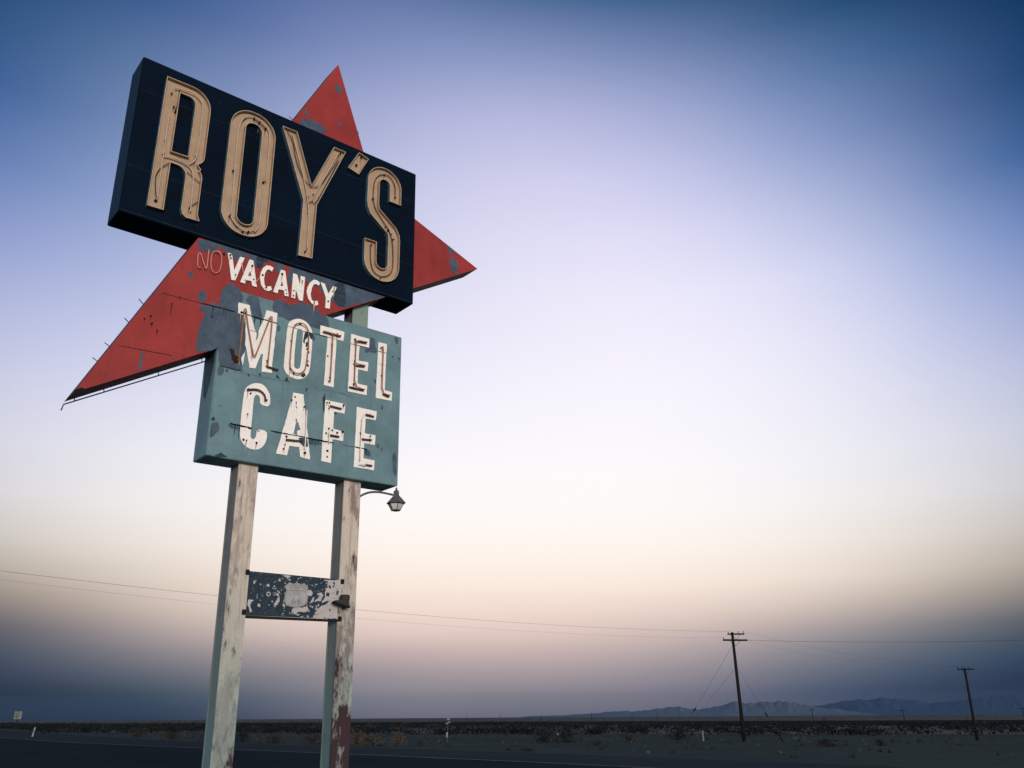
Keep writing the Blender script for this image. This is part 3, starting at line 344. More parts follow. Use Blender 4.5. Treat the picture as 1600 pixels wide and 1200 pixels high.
# remnant tube on stand-offs below the lower arm, and pins along the upper edge
mb = MB()
a, b = D['neon_low']; wv = .45
mb.tube([P(a[0], wv, a[1]), P(b[0], wv, b[1]), P(b[0] - .02, wv, b[1] - .10)], .011, 0, 6)
for t in (.03, .36, .74, .93):
    q = (a[0] + (b[0] - a[0]) * t, a[1] + (b[1] - a[1]) * t); mb.tube([P(q[0], wv, q[1]), P(q[0] - .03, wv, q[1] + .14)], .008, 0, 5)
mb.build('neon_tube', M['steel'], star_o, True)
(ax, az), (bx, bz) = (3.9, -.66), (5.3, .19)
for t0, t1 in ((.05, .5), (.7, 1.0)):
    mb = MB()
    mb.tube([P(ax + (bx - ax) * t0, .5, az + (bz - az) * t0 - .1), P(ax + (bx - ax) * t1, .5, az + (bz - az) * t1 - .1)], .014, 0, 6)
    for t in (t0 + .05, t1 - .05): mb.tube([P(ax + (bx - ax) * t, .5, az + (bz - az) * t - .1), P(ax + (bx - ax) * t - .03, .5, az + (bz - az) * t + .06)], .009, 0, 5)
    mb.build('neon_tube', M['steel'], star_o, True)
for (u, z), d in zip(D['pins'][:2], ((-.16, .08), (-.16, .06))):
    mb = MB(); mb.tube([P(u + .06, .3, z - .06), P(u + d[0] * .6, .3, z + d[1])], .009, 0, 5); mb.build('tube_support', M['steel'], star_o)
for f in (.08, .115, .55, .68, .8):
    p0, p1 = star[0], star[1]
    (lu, lz), (tu, tz) = D['star'][0], D['star'][1]
    u, z = lu + (tu - lu) * f, lz + (tz - lz) * f
    mb = MB(); mb.tube([P(u + .02, .3, z - .02), P(u - .09, .3, z + .04)], .008, 0, 5); mb.build('tube_support', M['steel'], star_o)

# upper cabinet ----------------------------------------------------------
mb = MB()
a, b = P(0, 0, 0), P(5.87, .6414, 3.2)
mb.box(a.x, b.x, a.y, b.y, a.z, b.z, 0)
for l, h in (([(0.02, 2.50), (5.85, 2.47)], .004), ([(0.02, .92), (5.85, .90)], .004), ([(.02, .035), (5.85, .035)], .006), ([(4.36, 2.5), (4.34, .75)], .008), ([(3.0, 2.1), (3.4, 2.0)], .004), ([(5.25, 2.45), (5.7, 2.42)], .006), ([(5.02, 2.42), (5.05, 2.4)], .004)):
    strip(mb, l, h, -.004, 1)
for _ in range(60):
    u, z = random.uniform(.2, 5.8), random.uniform(.1, 3.1); r = random.uniform(.004, .012)
    fill(mb, [[(u - r, z), (u, z - r * 1.5), (u + r, z), (u, z + r)]], -.004, 1)
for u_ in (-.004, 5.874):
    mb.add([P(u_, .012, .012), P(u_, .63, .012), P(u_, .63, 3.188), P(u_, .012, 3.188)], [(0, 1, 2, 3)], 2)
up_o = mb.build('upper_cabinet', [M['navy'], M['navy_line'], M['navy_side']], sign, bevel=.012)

def arc(cx, cz, r, a0, a1, n=10): return [(cx + r * math.cos(R(a0 + (a1 - a0) * i / n)), cz + r * math.sin(R(a0 + (a1 - a0) * i / n))) for i in range(n + 1)]
def stadium(u0, u1, z0, z1, r): 
    return arc(u1 - r, z1 - r, r, 0, 90) + arc(u0 + r, z1 - r, r, 90, 180) + arc(u0 + r, z0 + r, r, 180, 270) + arc(u1 - r, z0 + r, r, 270, 360)
def thick(path, h):
    L_, R_ = [], []
    for i, p in enumerate(path):
        a = Vector(path[max(i - 1, 0)]); b = Vector(path[min(i + 1, len(path) - 1)]); q = Vector(p)
        if 0 < i < len(path) - 1:
            e1 = (q - a).normalized(); e2 = (b - q).normalized(); t = (e1 + e2).normalized(); k = 1 / max(.5, (e1.dot(t)))
        else: t = (b - a).normalized(); k = 1
        nn = Vector((-t.y, t.x)) * h * k
        L_.append(tuple(q + nn)); R_.append(tuple(q - nn))
    return L_ + R_[::-1]
Rl = [[(.40, .215), (.418, 2.925)] + arc(.875, 2.555, .38, 90, 0, 12) + [(1.253, 1.56)] + arc(1.05, 1.53, .203, 0, -58, 5) + [(1.165, 1.325), (1.215, 1.27)] + arc(1.06, 1.09, .193, 45, 0, 5) + [(1.253, .40), (1.262, .33), (1.302, .235), (1.06, .222), (.99, .27), (.963, .36), (.965, 1.02)] + arc(.80, 1.03, .165, 0, 90, 6) + [(.682, 1.197), (.676, .225)],
      [(.68, 2.69), (.83, 2.69)] + arc(.83, 2.55, .14, 90, 0, 6) + [(.965, 1.44), (.672, 1.425)]]
Ol = [stadium(1.650, 2.545, .25, 2.945, .43), stadium(1.945, 2.266, .48, 2.69, .155)]
Yl = [[(2.665, 2.915), (2.978, 2.925), (3.368, 1.829), (3.80, 2.93), (4.076, 2.931), (3.508, 1.437), (3.487, .24), (3.198, .21), (3.216, 1.431)]]
Al = [[(4.382, 3.06), (4.621, 3.0), (4.401, 2.525), (4.143, 2.588)]]
sp = [(5.308, 2.18), (5.305, 2.53)] + arc(5.037, 2.53, .27, 0, 180, 16)[1:] + [(4.767, 2.0), (4.785, 1.9), (4.83, 1.80), (5.24, 1.49), (5.295, 1.40), (5.308, 1.28), (5.306, .665)] + arc(5.03, .665, .275, 0, -180, 16)[1:] + [(4.752, 1.10)]
Sl = [thick(sp, .143)]
dots = list(D['roy_dots'])
for loops in (Rl, Ol, Yl, Al, Sl):
    mb = MB()
    loops = [ccw(loops[0])] + [ccw(h)[::-1] for h in loops[1:]]
    ins = [inset(l, .012) for l in loops]
    for l, i2 in zip(loops, ins):
        wall(mb, l, -.001, -.09, 0)
        wall(mb, l, -.09, -.09, 2, i2)
        wall(mb, i2, -.09, -.014, 3)
    fill(mb, ins, -.014, 1)
    for p in dots:
        if inside(loops[0], p):
            dot(mb, *p, -.014, .024, .05, 4)
            if random.random() < .7: drip(mb, p[0], p[1], -.0152, 5)
    mb.build('letter', [M['channel'], M['tan'], M['rim'], M['tan_side'], M['black'], M['stain_tan']], up_o)
for l in D['roy_tubes']:
    mb = MB(); tube2(mb, l, -.065, .0125); mb.build('neon_tube', M['glass'], up_o, True)
mb = MB(); tube2(mb, D['roy_dark'][0], -.05, .010); mb.build('neon_tube', M['bronze'], up_o, True)
for l in D['roy_dark'][1:]:
    mb = MB(); tube2(mb, l, -.055, .0075); mb.build('cable', M['cable'], up_o, True)

# lower cabinet ----------------------------------------------------------
mb = MB()
u0, u1, z0, z1, md = 1.9092, 5.6488, -3.9022, -.7995, .5675
a, b = P(u0, MF, z0), P(u1, MF + md, z1)
mb.box(a.x, b.x, a.y, b.y, a.z, b.z, 0)
for i, l in enumerate(D['motel_patches']):
    fill(mb, [ragged(smooth_loop(ccw(l)), .028, .015, i * 2.3)], MF - .004 - .0006 * (i % 3), 1)
for l in D['motel_chips']: fill(mb, [ragged(ccw(l), .04, .012)], MF - .0065, 2)
for l in D['motel_rust']: fill(mb, [ragged(smooth_loop(ccw(l), 2), .04, .03)], MF - .0075, 3)
for l in D['motel_weld']: strip(mb, l, .010, MF - .0062, 4)
# stain and painted-in shade on the left flank under the star arm
for yz in ([(.08, -2.0), (.5, -2.0), (.5, -2.35), (.42, -2.75), (.30, -2.85), (.16, -2.5), (.08, -2.2)],):
    vs = [P(u0 - .004, MF + y, z) for y, z in yz]; mb.add(vs, [tuple(range(len(vs)))], 2)
for l, h in D['motel_seams']: strip(mb, l, h, MF - .0155, 5)
for l, h in D['motel_seams']:
    if h > .011:
        for a, b in zip(l, l[1:]):
            for _ in range(2):
                t = random.random(); drip(mb, a[0] + (b[0] - a[0]) * t, a[1] + (b[1] - a[1]) * t, MF - .0060, 2)
low_o = mb.build('lower_cabinet', [M['teal'], M['grey'], M['teal_dark'], M['rust'], M['teal_light'], M['black']], sign, bevel=.01)
for k, l in D['letters'].items():
    mb = MB()
    lo = [ccw(l[0])] + [ccw(h)[::-1] for h in l[1:]]
    if k in ('O', 'C'): lo = [smooth_loop(q) for q in lo]
    lo = [ragged(q, .07, .004 if k not in ('M', 'M2', 'A') else .009, 3) for q in lo]
    prism(mb, lo, MF - .0105, MF - .004, 0, 0)
    for p in D['motel_dots']:
        if inside(l[0], p):
            dot(mb, *p, MF - .0105, .021, .03, 1)
            if random.random() < .6: drip(mb, p[0], p[1], MF - .0118, 4)
    for c in D['letter_chips']:
        cx = sum(q[0] for q in c) / len(c); cz = sum(q[1] for q in c) / len(c)
        if inside(l[0], (cx, cz)): fill(mb, [ragged(ccw(c), .03, .008)], MF - .0135, 2)
    if k == 'A':
        for c in D['letter_grey']: fill(mb, [ragged(ccw(c), .03, .008)], MF - .0135, 3)
    mb.build('letter', [M['white'], M['black'], M['teal_dark'], M['grey'], M['stain']], low_o)
for l in D['motel_tubes']:
    mb = MB(); tube2(mb, l, MF - .075, .0125, 0, 1)
    for q in (l[0], l[-1]): mb.tube([P(q[0], MF - .01, q[1]), P(q[0], MF - .08, q[1])], .017, 0, 6)
    mb.build('neon_tube', M['copper'], low_o, True)
for l in D['cafe_tubes']:
    mb = MB(); tube2(mb, l, MF - .075, .011, 0, 1); mb.build('neon_tube', M['glass_w'], low_o, True)
for l in D['cafe_dark']:
    mb = MB(); tube2(mb, l, MF - .05, .017, 0, 1); mb.build('neon_tube', M['bronze'], low_o, True)

# ------------------------------------------------------------------ peeled panel between the posts
t = NT('peeled_navy_panel')
n1 = t.noise(5, 6, .7); n2 = t.noise(30, 4, .7); n3 = t.noise(11, 6, .75, off=(5, 5, 5))
c = t.mix(t.mr(n1, .3, .7), (0.0105, 0.0225, 0.0338, 1), (0.0240, 0.0390, 0.0525, 1))
c = t.mix(t.mr(n2, .55, .68, 0, .6), c, (0.0825, 0.1050, 0.1162, 1))
c = t.mix(t.mr(n3, .62, .635), c, (0.3750, 0.3450, 0.3225, 1))
n5 = t.noise(38, 4, .7, off=(2, 9, 4)); c = t.mix(t.mr(n5, .70, .72), c, (0.3750, 0.3450, 0.3225, 1))
M['panel'] = t.done(c, .55, n3, .004, .4)
M['pwhite'] = painted('bare_white_panel', (.66, .60, .555, 1), .12, 5, .6, .15, (.03, .045, .06, 1), .71)
M['shield'] = painted('bare_shield_metal', (.52, .50, .475, 1), .15, 7, .5, .1, (.2, .2, .2, 1), .72)
M['shield_line'] = painted('worn_shield_marks', (.33, .32, .31, 1), .3, 9, .6, 0)
pc = P(3.75, .22, -6.06)
panel_root = empty('metal_panel', M=SM @ Matrix.Translation(pc))
tag(panel_root, 'peeling dark blue metal panel with bare white patches, clamped between the two sign posts', 'panel')
PL = lambda u, w, z: P(u, w, z) - pc
mb = MB()
pl = ccw(D['panel']); W0 = .20
fill(mb, [pl], W0, 0, PL); fill(mb, [pl], W0 + .03, 1, PL); wall(mb, pl, W0, W0 + .03, 1, tr=PL)
for i, l in enumerate(D['panel_white']): fill(mb, [ragged(ccw(l), .014, .014, i)], W0 - .003, 2, PL)
for _ in range(130):
    f_ = random.random() ** .6; u_ = 2.92 + 1.64 * f_; z_ = random.uniform(-6.38, -5.74); r_ = random.uniform(.004, .016) * (1.5 if f_ > .75 else 1)
    l = [(u_ + r_ * random.uniform(.4, 1.6) * math.cos(k * 1.047), z_ + r_ * random.uniform(.4, 1.8) * math.sin(k * 1.047)) for k in range(6)]
    fill(mb, [l], W0 - .0045, 2 if random.random() < .85 else 0, PL)
for i, l in enumerate(D['panel_dark']): fill(mb, [ragged(ccw(l), .02, .006, i)], W0 - .006, 0, PL)
ru, rz = D['panel_ring'][0]
rg = arc(ru, rz, .038, 0, 342, 19); ri = arc(ru, rz, .022, 0, 342, 19)
fill(mb, [rg, ri[::-1]], W0 - .003, 2, PL)
mb.build('panel_sheet', [M['panel'], M['cable'], M['pwhite']], panel_root)
mb = MB()
(ax, az), (bx, bz) = D['panel'][3], D['panel'][2]
a, b = PL(ax, W0 - .012, az - .045), PL(bx, W0 + .05, az - .004)
mb.box(a.x, b.x, a.y, b.y, a.z, b.z)
mb.build('frame_rail', M['cable'], panel_root, bevel=.006)
for u, z in D['clamps']:
    mb = MB(); q = PL(u, .19, z)
    mb.box(q.x - .034, q.x + .03, q.y - .03, q.y + .06, q.z - .05, q.z + .035, 0)
    mb.tube([(q.x, q.y - .055, q.z), (q.x, q.y - .02, q.z)], .018, 0, 6)
    mb.build('clamp', M['cable'], panel_root, bevel=.008)
mb = MB()
sh = ccw(D['shield'])
prism(mb, [sh], W0 - .022, W0, 0, 1, PL)
i1 = inset(sh, .012); i2 = inset(sh, .020)
fill(mb, [i1, i2[::-1]], W0 - .0245, 1, PL)
(ax, az), (bx, bz) = D['shield_line']
fill(mb, [[(ax + .01, az - .006), (bx - .01, bz - .006), (bx - .01, bz + .006), (ax + .01, az + .006)]], W0 - .0262, 1, PL)
badge = mb.build('route_shield', [M['shield'], M['shield_line']], panel_root)
def text_mesh(txt, size, u, z, w, mat, parent, tr, wide=1):
    cu = bpy.data.curves.new('lettering', 'FONT'); cu.body = txt; cu.size = size; cu.align_x = 'CENTER'; cu.align_y = 'CENTER'; cu.extrude = .002; cu.space_character = 1.15
    ob = bpy.data.objects.new('lettering', cu); COL.objects.link(ob)
    dg = bpy.context.evaluated_depsgraph_get(); me = bpy.data.meshes.new_from_object(ob.evaluated_get(dg))
    bpy.data.objects.remove(ob)
    for v in me.vertices:
        x, y, zz = v.co; v.co = tr(u + x * wide, w - zz, z + y)
    me.materials.append(mat)
    o = bpy.data.objects.new('lettering', me); COL.objects.link(o); o.parent = parent
    return o
cu_ = sum(p[0] for p in sh) / len(sh)
text_mesh('ROUTE', .085, cu_ + .01, -5.905, W0 - .026, M['shield_line'], badge, PL)
text_mesh('US', .085, cu_ + .01, -6.02, W0 - .026, M['shield_line'], badge, PL, 1.2)
text_mesh('66', .16, cu_ + .01, -6.145, W0 - .026, M['shield_line'], badge, PL, 1.15)

# ------------------------------------------------------------------ old boot hung at the panel's right edge
M['leather'] = painted('weathered_leather', (.058, .055, .048, 1), .4, 12, .7, .2, (.12, .11, .10, 1), .7)
M['boot_dark'] = painted('boot_inside', (.02, .019, .018, 1), .3, 12, .8, 0)
bc = (4.655, .06, -6.20)
boot = empty('old_boot', M=SM @ Matrix.Translation(P(*bc)))
tag(boot, 'worn dark ankle boot hung against the right sign post beside the panel, toe pointing left', 'boot')
prof_b = [(-.104, .195), (-.100, .150), (-.103, .118), (-.125, .108), (-.165, .103), (-.21, .099), (-.238, .088), (-.248, .074), (-.238, .062), (-.20, .050), (-.15, .034), (-.09, .017), (-.03, .006), (.02, .004), (.05, .008), (.052, .03), (.044, .06), (.041, .10), (.045, .15), (.05, .197)]
prof_b = ccw(prof_b); mb = MB(); nb = len(prof_b)
lay = [(-.058, .022), (-.050, .008), (-.034, 0), (.034, 0), (.050, .008), (.058, .022)]
loops_b = [[(p[0], w_, p[1]) for p in (inset(prof_b, d_) if d_ else prof_b)] for w_, d_ in lay]
for q in (loops_b[0], loops_b[-1]):
    tris = tessellate_polygon([[Vector((p[0], p[2], 0)) for p in q]]); mb.add(q, tris, 0)
for l1, l2 in zip(loops_b, loops_b[1:]):
    mb.add(l1 + l2, [(i, (i + 1) % nb, nb + (i + 1) % nb, nb + i) for i in range(nb)], 0)
mb.box(-.088, .036, -.044, .044, .196, .2005, 1)
mb.tube([(-.108, .0, .193), (-.03, -.061, .190), (.052, 0, .196), (-.03, .061, .193), (-.108, 0, .193)], .006, 0, 6)
mb.build('upper', [M['leather'], M['boot_dark']], boot)
mb = MB()
sole_b = ccw([(-.254, .076), (-.243, .052), (-.205, .036), (-.15, .02), (-.09, .004), (-.035, -.006), (-.032, -.028), (.058, -.022), (.06, .004), (.02, .000), (-.03, .002), (-.09, .013), (-.15, .030), (-.20, .046), (-.238, .058), (-.249, .074)])
tr_b = lambda u_, w_, z_: (u_, w_, z_)
prism(mb, [sole_b], -.055, .055, 0, 0, tr_b); fill(mb, [sole_b], .055, 0, tr_b)
mb.build('sole', M['boot_dark'], boot)
mb = MB(); mb.tube([(.050, .0, .19), (.068, .0, .165), (.066, .01, .12), (.042, .01, .1)], .008, 0, 6); mb.build('pull_strap', M['leather'], boot, True)
mb = MB(); mb.tube([(.05, .02, .01), (.10, .03, .02), (.125, .05, .045)], .005, 0, 5); mb.build('wire', M['cable'], boot)

# ------------------------------------------------------------------ gooseneck lantern on the right post
lp = (5.82, .36, -4.10)
lampo = empty('wall_lantern', M=SM @ Matrix.Translation(P(4.925, .36, -4.12)))
tag(lampo, 'grey gooseneck lantern with hexagonal glass, on the right post under the teal box', 'lantern')
LQ = lambda u, w, z: P(u, w, z) - P(4.925, .36, -4.12)
M['lamp_metal'] = painted('lamp_grey_metal', (.15, .15, .155, 1), .3, 10, .42, .2, (.05, .05, .05, 1), .7)
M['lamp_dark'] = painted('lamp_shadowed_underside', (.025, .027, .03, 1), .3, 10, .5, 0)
t = NT('lamp_glass_panes'); nn = t.noise(8, 4)
c = t.mix(t.mr(nn, .3, .7), (.42, .37, .33, 1), (.62, .56, .50, 1)); M['lamp_glass'] = t.done(c, .12)
mb = MB()
pts = [(4.91, -4.20), (5.0, -4.14), (5.1, -4.075), (5.2, -4.03), (5.33, -4.0), (5.46, -3.99), (5.6, -3.995), (5.72, -4.003), (5.80, -4.01)]
mb.tube([LQ(u, .36, z) for u, z in smooth_path(pts, 1)], .021, 0, 8)
q = LQ(4.925, .36, -4.20); mb.box(q.x, q.x + .02, q.y - .05, q.y + .05, q.z - .07, q.z + .07, 0)
mb.build('lamp_arm', M['lamp_metal'], lampo, True)
q = LQ(5.82, .36, -4.18)
mb = MB()
mb.lathe([(.0, .335), (.016, .33), (.022, .30), (.014, .285), (.04, .275), (.052, .262), (.062, .165), (.075, .155), (.175, .045), (.192, .028), (.192, .012), (.17, .008)], q, 6, 0, R(12))
mb.build('lamp_hood', [M['lamp_metal']], lampo)
mb = MB()
mb.lathe([(.17, .008), (.155, -.004), (.145, -.004)], q, 6, 1, R(12))
for k in range(6):
    a = R(12) + k * math.pi / 3
    mb.tube([(q.x + .150 * math.cos(a), q.y + .150 * math.sin(a), q.z - .0), (q.x + .088 * math.cos(a), q.y + .088 * math.sin(a), q.z - .118)], .008, 0, 6)
mb.lathe([(.095, -.112), (.098, -.125), (.06, -.135), (.0, -.138)], q, 6, 0, R(12))
mb.build('lantern_frame', [M['lamp_metal'], M['lamp_dark']], lampo)
mb = MB(); mb.lathe([(.146, -.004), (.084, -.116)], q, 6, 0, R(12)); mb.build('glass_pane', M['lamp_glass'], lampo)

# ------------------------------------------------------------------ ground, road, verge
def soil(name, c1, c2, c3, s1=.05, s2=1.5, rough=.95, dist=.03):
    t = NT(name)
    a = t.noise(s1, 5, .6); b = t.noise(s2, 5, .65, off=(3, 7, 0)); d = t.noise(s2 * 14, 3, .7)
    c = t.mix(t.mr(a, .35, .65), c1, c2); c = t.mix(t.mr(b, .5, .72, 0, .7), c, c3); c = t.mix(t.mr(d, .45, .75, 0, .5), c, sc(c1, .45))
    t.b.inputs['Specular IOR Level'].default_value = 0
    return t.done(c, rough, t.math('ADD', b, d), dist, .5)
M['desert'] = soil('desert_soil', (0.1148, 0.1062, 0.0978, 1), (0.1403, 0.1232, 0.1062, 1), (0.0808, 0.0765, 0.0723, 1), .012, .2)
M['gravel'] = soil('grey_gravel', (0.0578, 0.0714, 0.0629, 1), (0.0723, 0.0833, 0.0723, 1), (0.0408, 0.0510, 0.0450, 1), .08, .9)
M['asphalt'] = soil('dark_asphalt', (0.0263, 0.0340, 0.0365, 1), (0.0323, 0.0408, 0.0425, 1), (0.0204, 0.0272, 0.0298, 1), .12, .8, .85, .008)
M['shoulder'] = soil('worn_shoulder_asphalt', (0.0425, 0.0510, 0.0544, 1), (0.0527, 0.0603, 0.0620, 1), (0.0340, 0.0399, 0.0425, 1), .15, 1.1, .9, .008)
M['line_paint'] = painted('road_line_paint', (.22, .23, .225, 1), .3, 1.2, .7, 0, (.06, .065, .065, 1), .57)

def flat(name, loop, z, mat, kind='structure'):
    mb = MB(); fl = [Vector((x, y, 0)) for x, y in loop]
    mb.add([(x, y, z) for x, y in loop], tessellate_polygon([fl]), 0)
    return tag(mb.build(name, mat), kind=kind)
def spline(pts, k=6):
    o = []
    for i in range(len(pts) - 1):
        p0, p1, p2, p3 = pts[max(i - 1, 0)], pts[i], pts[i + 1], pts[min(i + 2, len(pts) - 1)]
        for j in range(k):
            t = j / k
            o.append(tuple(.5 * ((2 * p1[d]) + (-p0[d] + p2[d]) * t + (2 * p0[d] - 5 * p1[d] + 4 * p2[d] - p3[d]) * t * t + (-p0[d] + 3 * p1[d] - 3 * p2[d] + p3[d]) * t ** 3) for d in (0, 1)))
    return o + [pts[-1]]
def offs(pts, d):
    o = []
    for i, p in enumerate(pts):
        a = Vector(pts[max(i - 1, 0)]); b = Vector(pts[min(i + 1, len(pts) - 1)]); t = (b - a).normalized()
        o.append(tuple(Vector(p) + Vector((-t.y, t.x)) * d))
    return o
RG = 14000
mb = MB(); ng = 96
vs = [(0, 0, 0)]; fs = []
rad = [60, 200, 600, 1800, 5000, RG]
for r_ in rad: vs += [(r_ * math.cos(k * 2 * math.pi / ng), r_ * math.sin(k * 2 * math.pi / ng), 0) for k in range(ng)]
fs += [(0, 1 + k, 1 + (k + 1) % ng) for k in range(ng)]
for i in range(len(rad) - 1):
    fs += [(1 + i * ng + k, 1 + (i + 1) * ng + k, 1 + (i + 1) * ng + (k + 1) % ng, 1 + i * ng + (k + 1) % ng) for k in range(ng)]
mb.add(vs, fs); tag(mb.build('ground', M['desert']), kind='structure')

linep = spline([(-190, 262), (-95, 150), (-53.1, 94.3), (-35.4, 72.3), (-25.4, 61.6), (-20.5, 56.6), (-16, 52.2), (-9.9, 46.1), (-6, 42.2), (2.2, 33.4), (9.5, 24.5), (22, 8), (40, -18)])
edgep = spline([(-260, 380), (-165, 262), (-95.1, 168.4), (-54.5, 112), (-35.9, 85.5), (-24.3, 70.5), (-17.4, 62.8), (-10, 55.3), (2.8, 42.2), (7.5, 36.9), (11, 32.3), (26, 12), (46, -16)])
inner = offs(linep, -.35); nearr = offs(linep, -10.5)
flat('road', offs(linep, -.12) + nearr[::-1], .008, M['asphalt'])
M['bounce_lot'] = soil('pale_bounce_gravel', (.24, .225, .205, 1), (.29, .27, .24, 1), (.18, .17, .155, 1), .2, 1.4)
flat('gravel_bounce_lot', [(12 * math.cos(k * .2618) * (1 + .12 * math.sin(3.1 * k)) - 3.5, 11.5 * math.sin(k * .2618) * (1 + .1 * math.cos(2.3 * k)) + 10.5) for k in range(24)], .009, M['bounce_lot'])  # unseen pale ground added to bounce light onto the sign's undersides
flat('road_shoulder', edgep + offs(linep, -.10)[::-1], .004, M['shoulder'])
flat('parking_lot', offs(linep, -10.3) + [(40, -40), (-220, -40), (-260, 200)], .004, M['asphalt'])
mb = MB()
a, b = offs(linep, .075), offs(linep, -.075); nl = len(a)
mb.add([(x, y, .0125) for x, y in a + b], [(i, i + 1, nl + i + 1, nl + i) for i in range(nl - 1)])
tag(mb.build('road_edge_line', M['line_paint']), kind='structure')
railp = spline([(-620, 690), (-380, 490), (-183.5, 324.2), (-90, 262), (-.5, 201.8), (66.2, 150.0), (150, 88), (240, 20)], 8)
beltp = [(-250, 392), (-160, 270), (-92, 172), (-66.3, 128), (-42, 118.8), (-14.2, 99.2), (5.9, 88.3), (20, 80.2), (37.4, 73), (60, 58), (95, 30)]
flat('gravel_verge', edgep + [(120, 0)] + offs(spline(beltp), 6)[::-1], .002, M['gravel'])

# railway: ballast bed with two rails
M['ballast'] = soil('dark_ballast', (.018, .018, .018, 1), (.026, .025, .024, 1), (.012, .012, .012, 1), .3, 2)
M['rail'] = painted('rusty_rail', (.03, .02, .016, 1), .4, 3, .5, 0)
mb = MB()
prof = [(-3.2, .0), (-1.9, .52), (1.9, .52), (3.2, .0)]
cols = [offs(railp, d_) for d_, _ in prof]; nr = len(railp)
vs = [(cols[j][i][0], cols[j][i][1], prof[j][1]) for i in range(nr) for j in range(4)]
mb.add(vs, [(i * 4 + j, i * 4 + j + 1, (i + 1) * 4 + j + 1, (i + 1) * 4 + j) for i in range(nr - 1) for j in range(3)], 0)
rl = empty('railway_track', (railp[28][0], railp[28][1], 0))
tag(rl, 'straight dark railway track on a low ballast bed beyond the scrub', 'railway')
def shift(mb_, c): mb_.v = [(x - c[0], y - c[1], z - c[2]) for x, y, z in mb_.v]
shift(mb, rl.location); mb.build('ballast_bed', M['ballast'], rl)
for d_ in (-.75, .75):
    mb = MB(); q = offs(railp, d_)
    mb.tube([(x, y, .64) for x, y in q], .085, 0, 4); shift(mb, rl.location); mb.build('rail', M['rail'], rl)

# ------------------------------------------------------------------ vegetation
def foliage(name, c1, c2, c3):
    t = NT(name); a = t.noise(2.2, 3); b = t.noise(9, 3, off=(2, 2, 2))
    c = t.mix(t.mr(a, .35, .65), c1, c2); c = t.mix(t.mr(b, .5, .7), c, c3)
    t.b.inputs['Specular IOR Level'].default_value = .1
    return t.done(c, .9)
M['creosote'] = foliage('creosote_leaf', (.005, .008, .0075, 1), (.010, .014, .012, 1), (.007, .009, .008, 1))
M['darkshrub'] = foliage('dark_shrub_leaf', (.007, .010, .009, 1), (.013, .016, .0135, 1), (.009, .010, .0085, 1))
M['tanshrub'] = foliage('dry_tan_twigs', (.070, .050, .036, 1), (.098, .070, .048, 1), (.042, .032, .025, 1))
M['brownshrub'] = foliage('brown_dry_twigs', (.030, .026, .022, 1), (.044, .036, .029, 1), (.021, .0195, .017, 1))
M['straw'] = foliage('pale_straw', (.060, .060, .052, 1), (.075, .072, .06, 1), (.045, .045, .038, 1))
M['twig'] = painted('dry_stem', (.045, .036, .029, 1), .3, 5, .9, 0)

def bush(rng, n, size=.07, mb=None, off=(0, 0, 0), R_=1.0, H=.8, m=0):
    """leaf-sized faces through an uneven dome of several lobes"""
    mb = mb or MB()
    lobes = [(rng.uniform(-.5, .5) * R_, rng.uniform(-.5, .5) * R_, rng.uniform(.12, .5) * H, rng.uniform(.35, .62) * R_) for _ in range(7)]
    for _ in range(n):
        lx, ly, lz, lr = rng.choice(lobes)
        a, b = rng.uniform(0, 6.283), rng.uniform(-1.0, 1.5); r_ = lr * rng.uniform(.45, 1.08) ** .6
        p = Vector((lx + r_ * math.cos(a) * math.cos(b), ly + r_ * math.sin(a) * math.cos(b), max(.02, lz + r_ * .75 * math.sin(b) * H / R_)))
        d = Vector((math.cos(a), math.sin(a), rng.uniform(.2, 1.3))).normalized()
        sd = d.cross(Vector((rng.uniform(-1, 1), rng.uniform(-1, 1), rng.uniform(-1, 1)))).normalized()
        L_ = size * rng.uniform(.8, 2.0); w_ = size * rng.uniform(.25, .5)
        o = Vector(off)
        mb.add([o + p - sd * w_, o + p + d * L_ * .5 - sd * w_ * .4, o + p + d * L_, o + p + sd * w_], [(0, 1, 2, 3)], m)
    return mb

def stems(mb, rng, n, R_, H, m=1):
    for _ in range(n):
        a = rng.uniform(0, 6.283); r_ = rng.uniform(.3, .85) * R_
        e = Vector((r_ * math.cos(a), r_ * math.sin(a), rng.uniform(.5, .95) * H))
        mb.tube([(0, 0, 0), e * .5 + Vector((0, 0, .08)), e], [.02, .012, .005], m, 4, False)

protos = {}
for kind, lm in (('tanshrub', 'tanshrub'), ('brownshrub', 'brownshrub'), ('darkshrub', 'darkshrub')):
    for j in range(3):
        rng = random.Random(hash_ := (len(kind) * 31 + j * 7)); mb = MB()
        root = []
        bush(rng, 520, .075, mb, m=0)
        fo = mb
        st = MB(); stems(st, rng, 14, .8, .75, 0)
        protos[(kind, j)] = (fo, st, lm)
_cache = {}
def shrub(x, y, w, h, kind, j, label, rz=0):
    o = empty('desert_shrub', (x, y, 0)); o.rotation_euler.z = rz; o.scale = (w / 2, w / 2, h / .9)
    tag(o, label, 'shrub', 'shrubs on the gravel beside the road')
    if (kind, j) not in _cache:
        fo, st, lm = protos[(kind, j)]
        _cache[(kind, j)] = (fo.build('foliage', M[lm], o), st.build('stems', M['twig'], o))
    else:
        for src in _cache[(kind, j)]:
            c = src.copy(); COL.objects.link(c); c.parent = o
    return o
shrub(-9.9, 57.2, 1.7, 1.25, 'tanshrub', 0, 'tall tan dry shrub right beside the right sign post')
shrub(-8.75, 56.9, 2.3, .95, 'tanshrub', 1, 'wide low tan shrub in the middle of the three tan ones')
shrub(-7.3, 57.6, 1.35, 1.0, 'tanshrub', 2, 'rounded tan shrub rightmost of the three right of the sign posts')
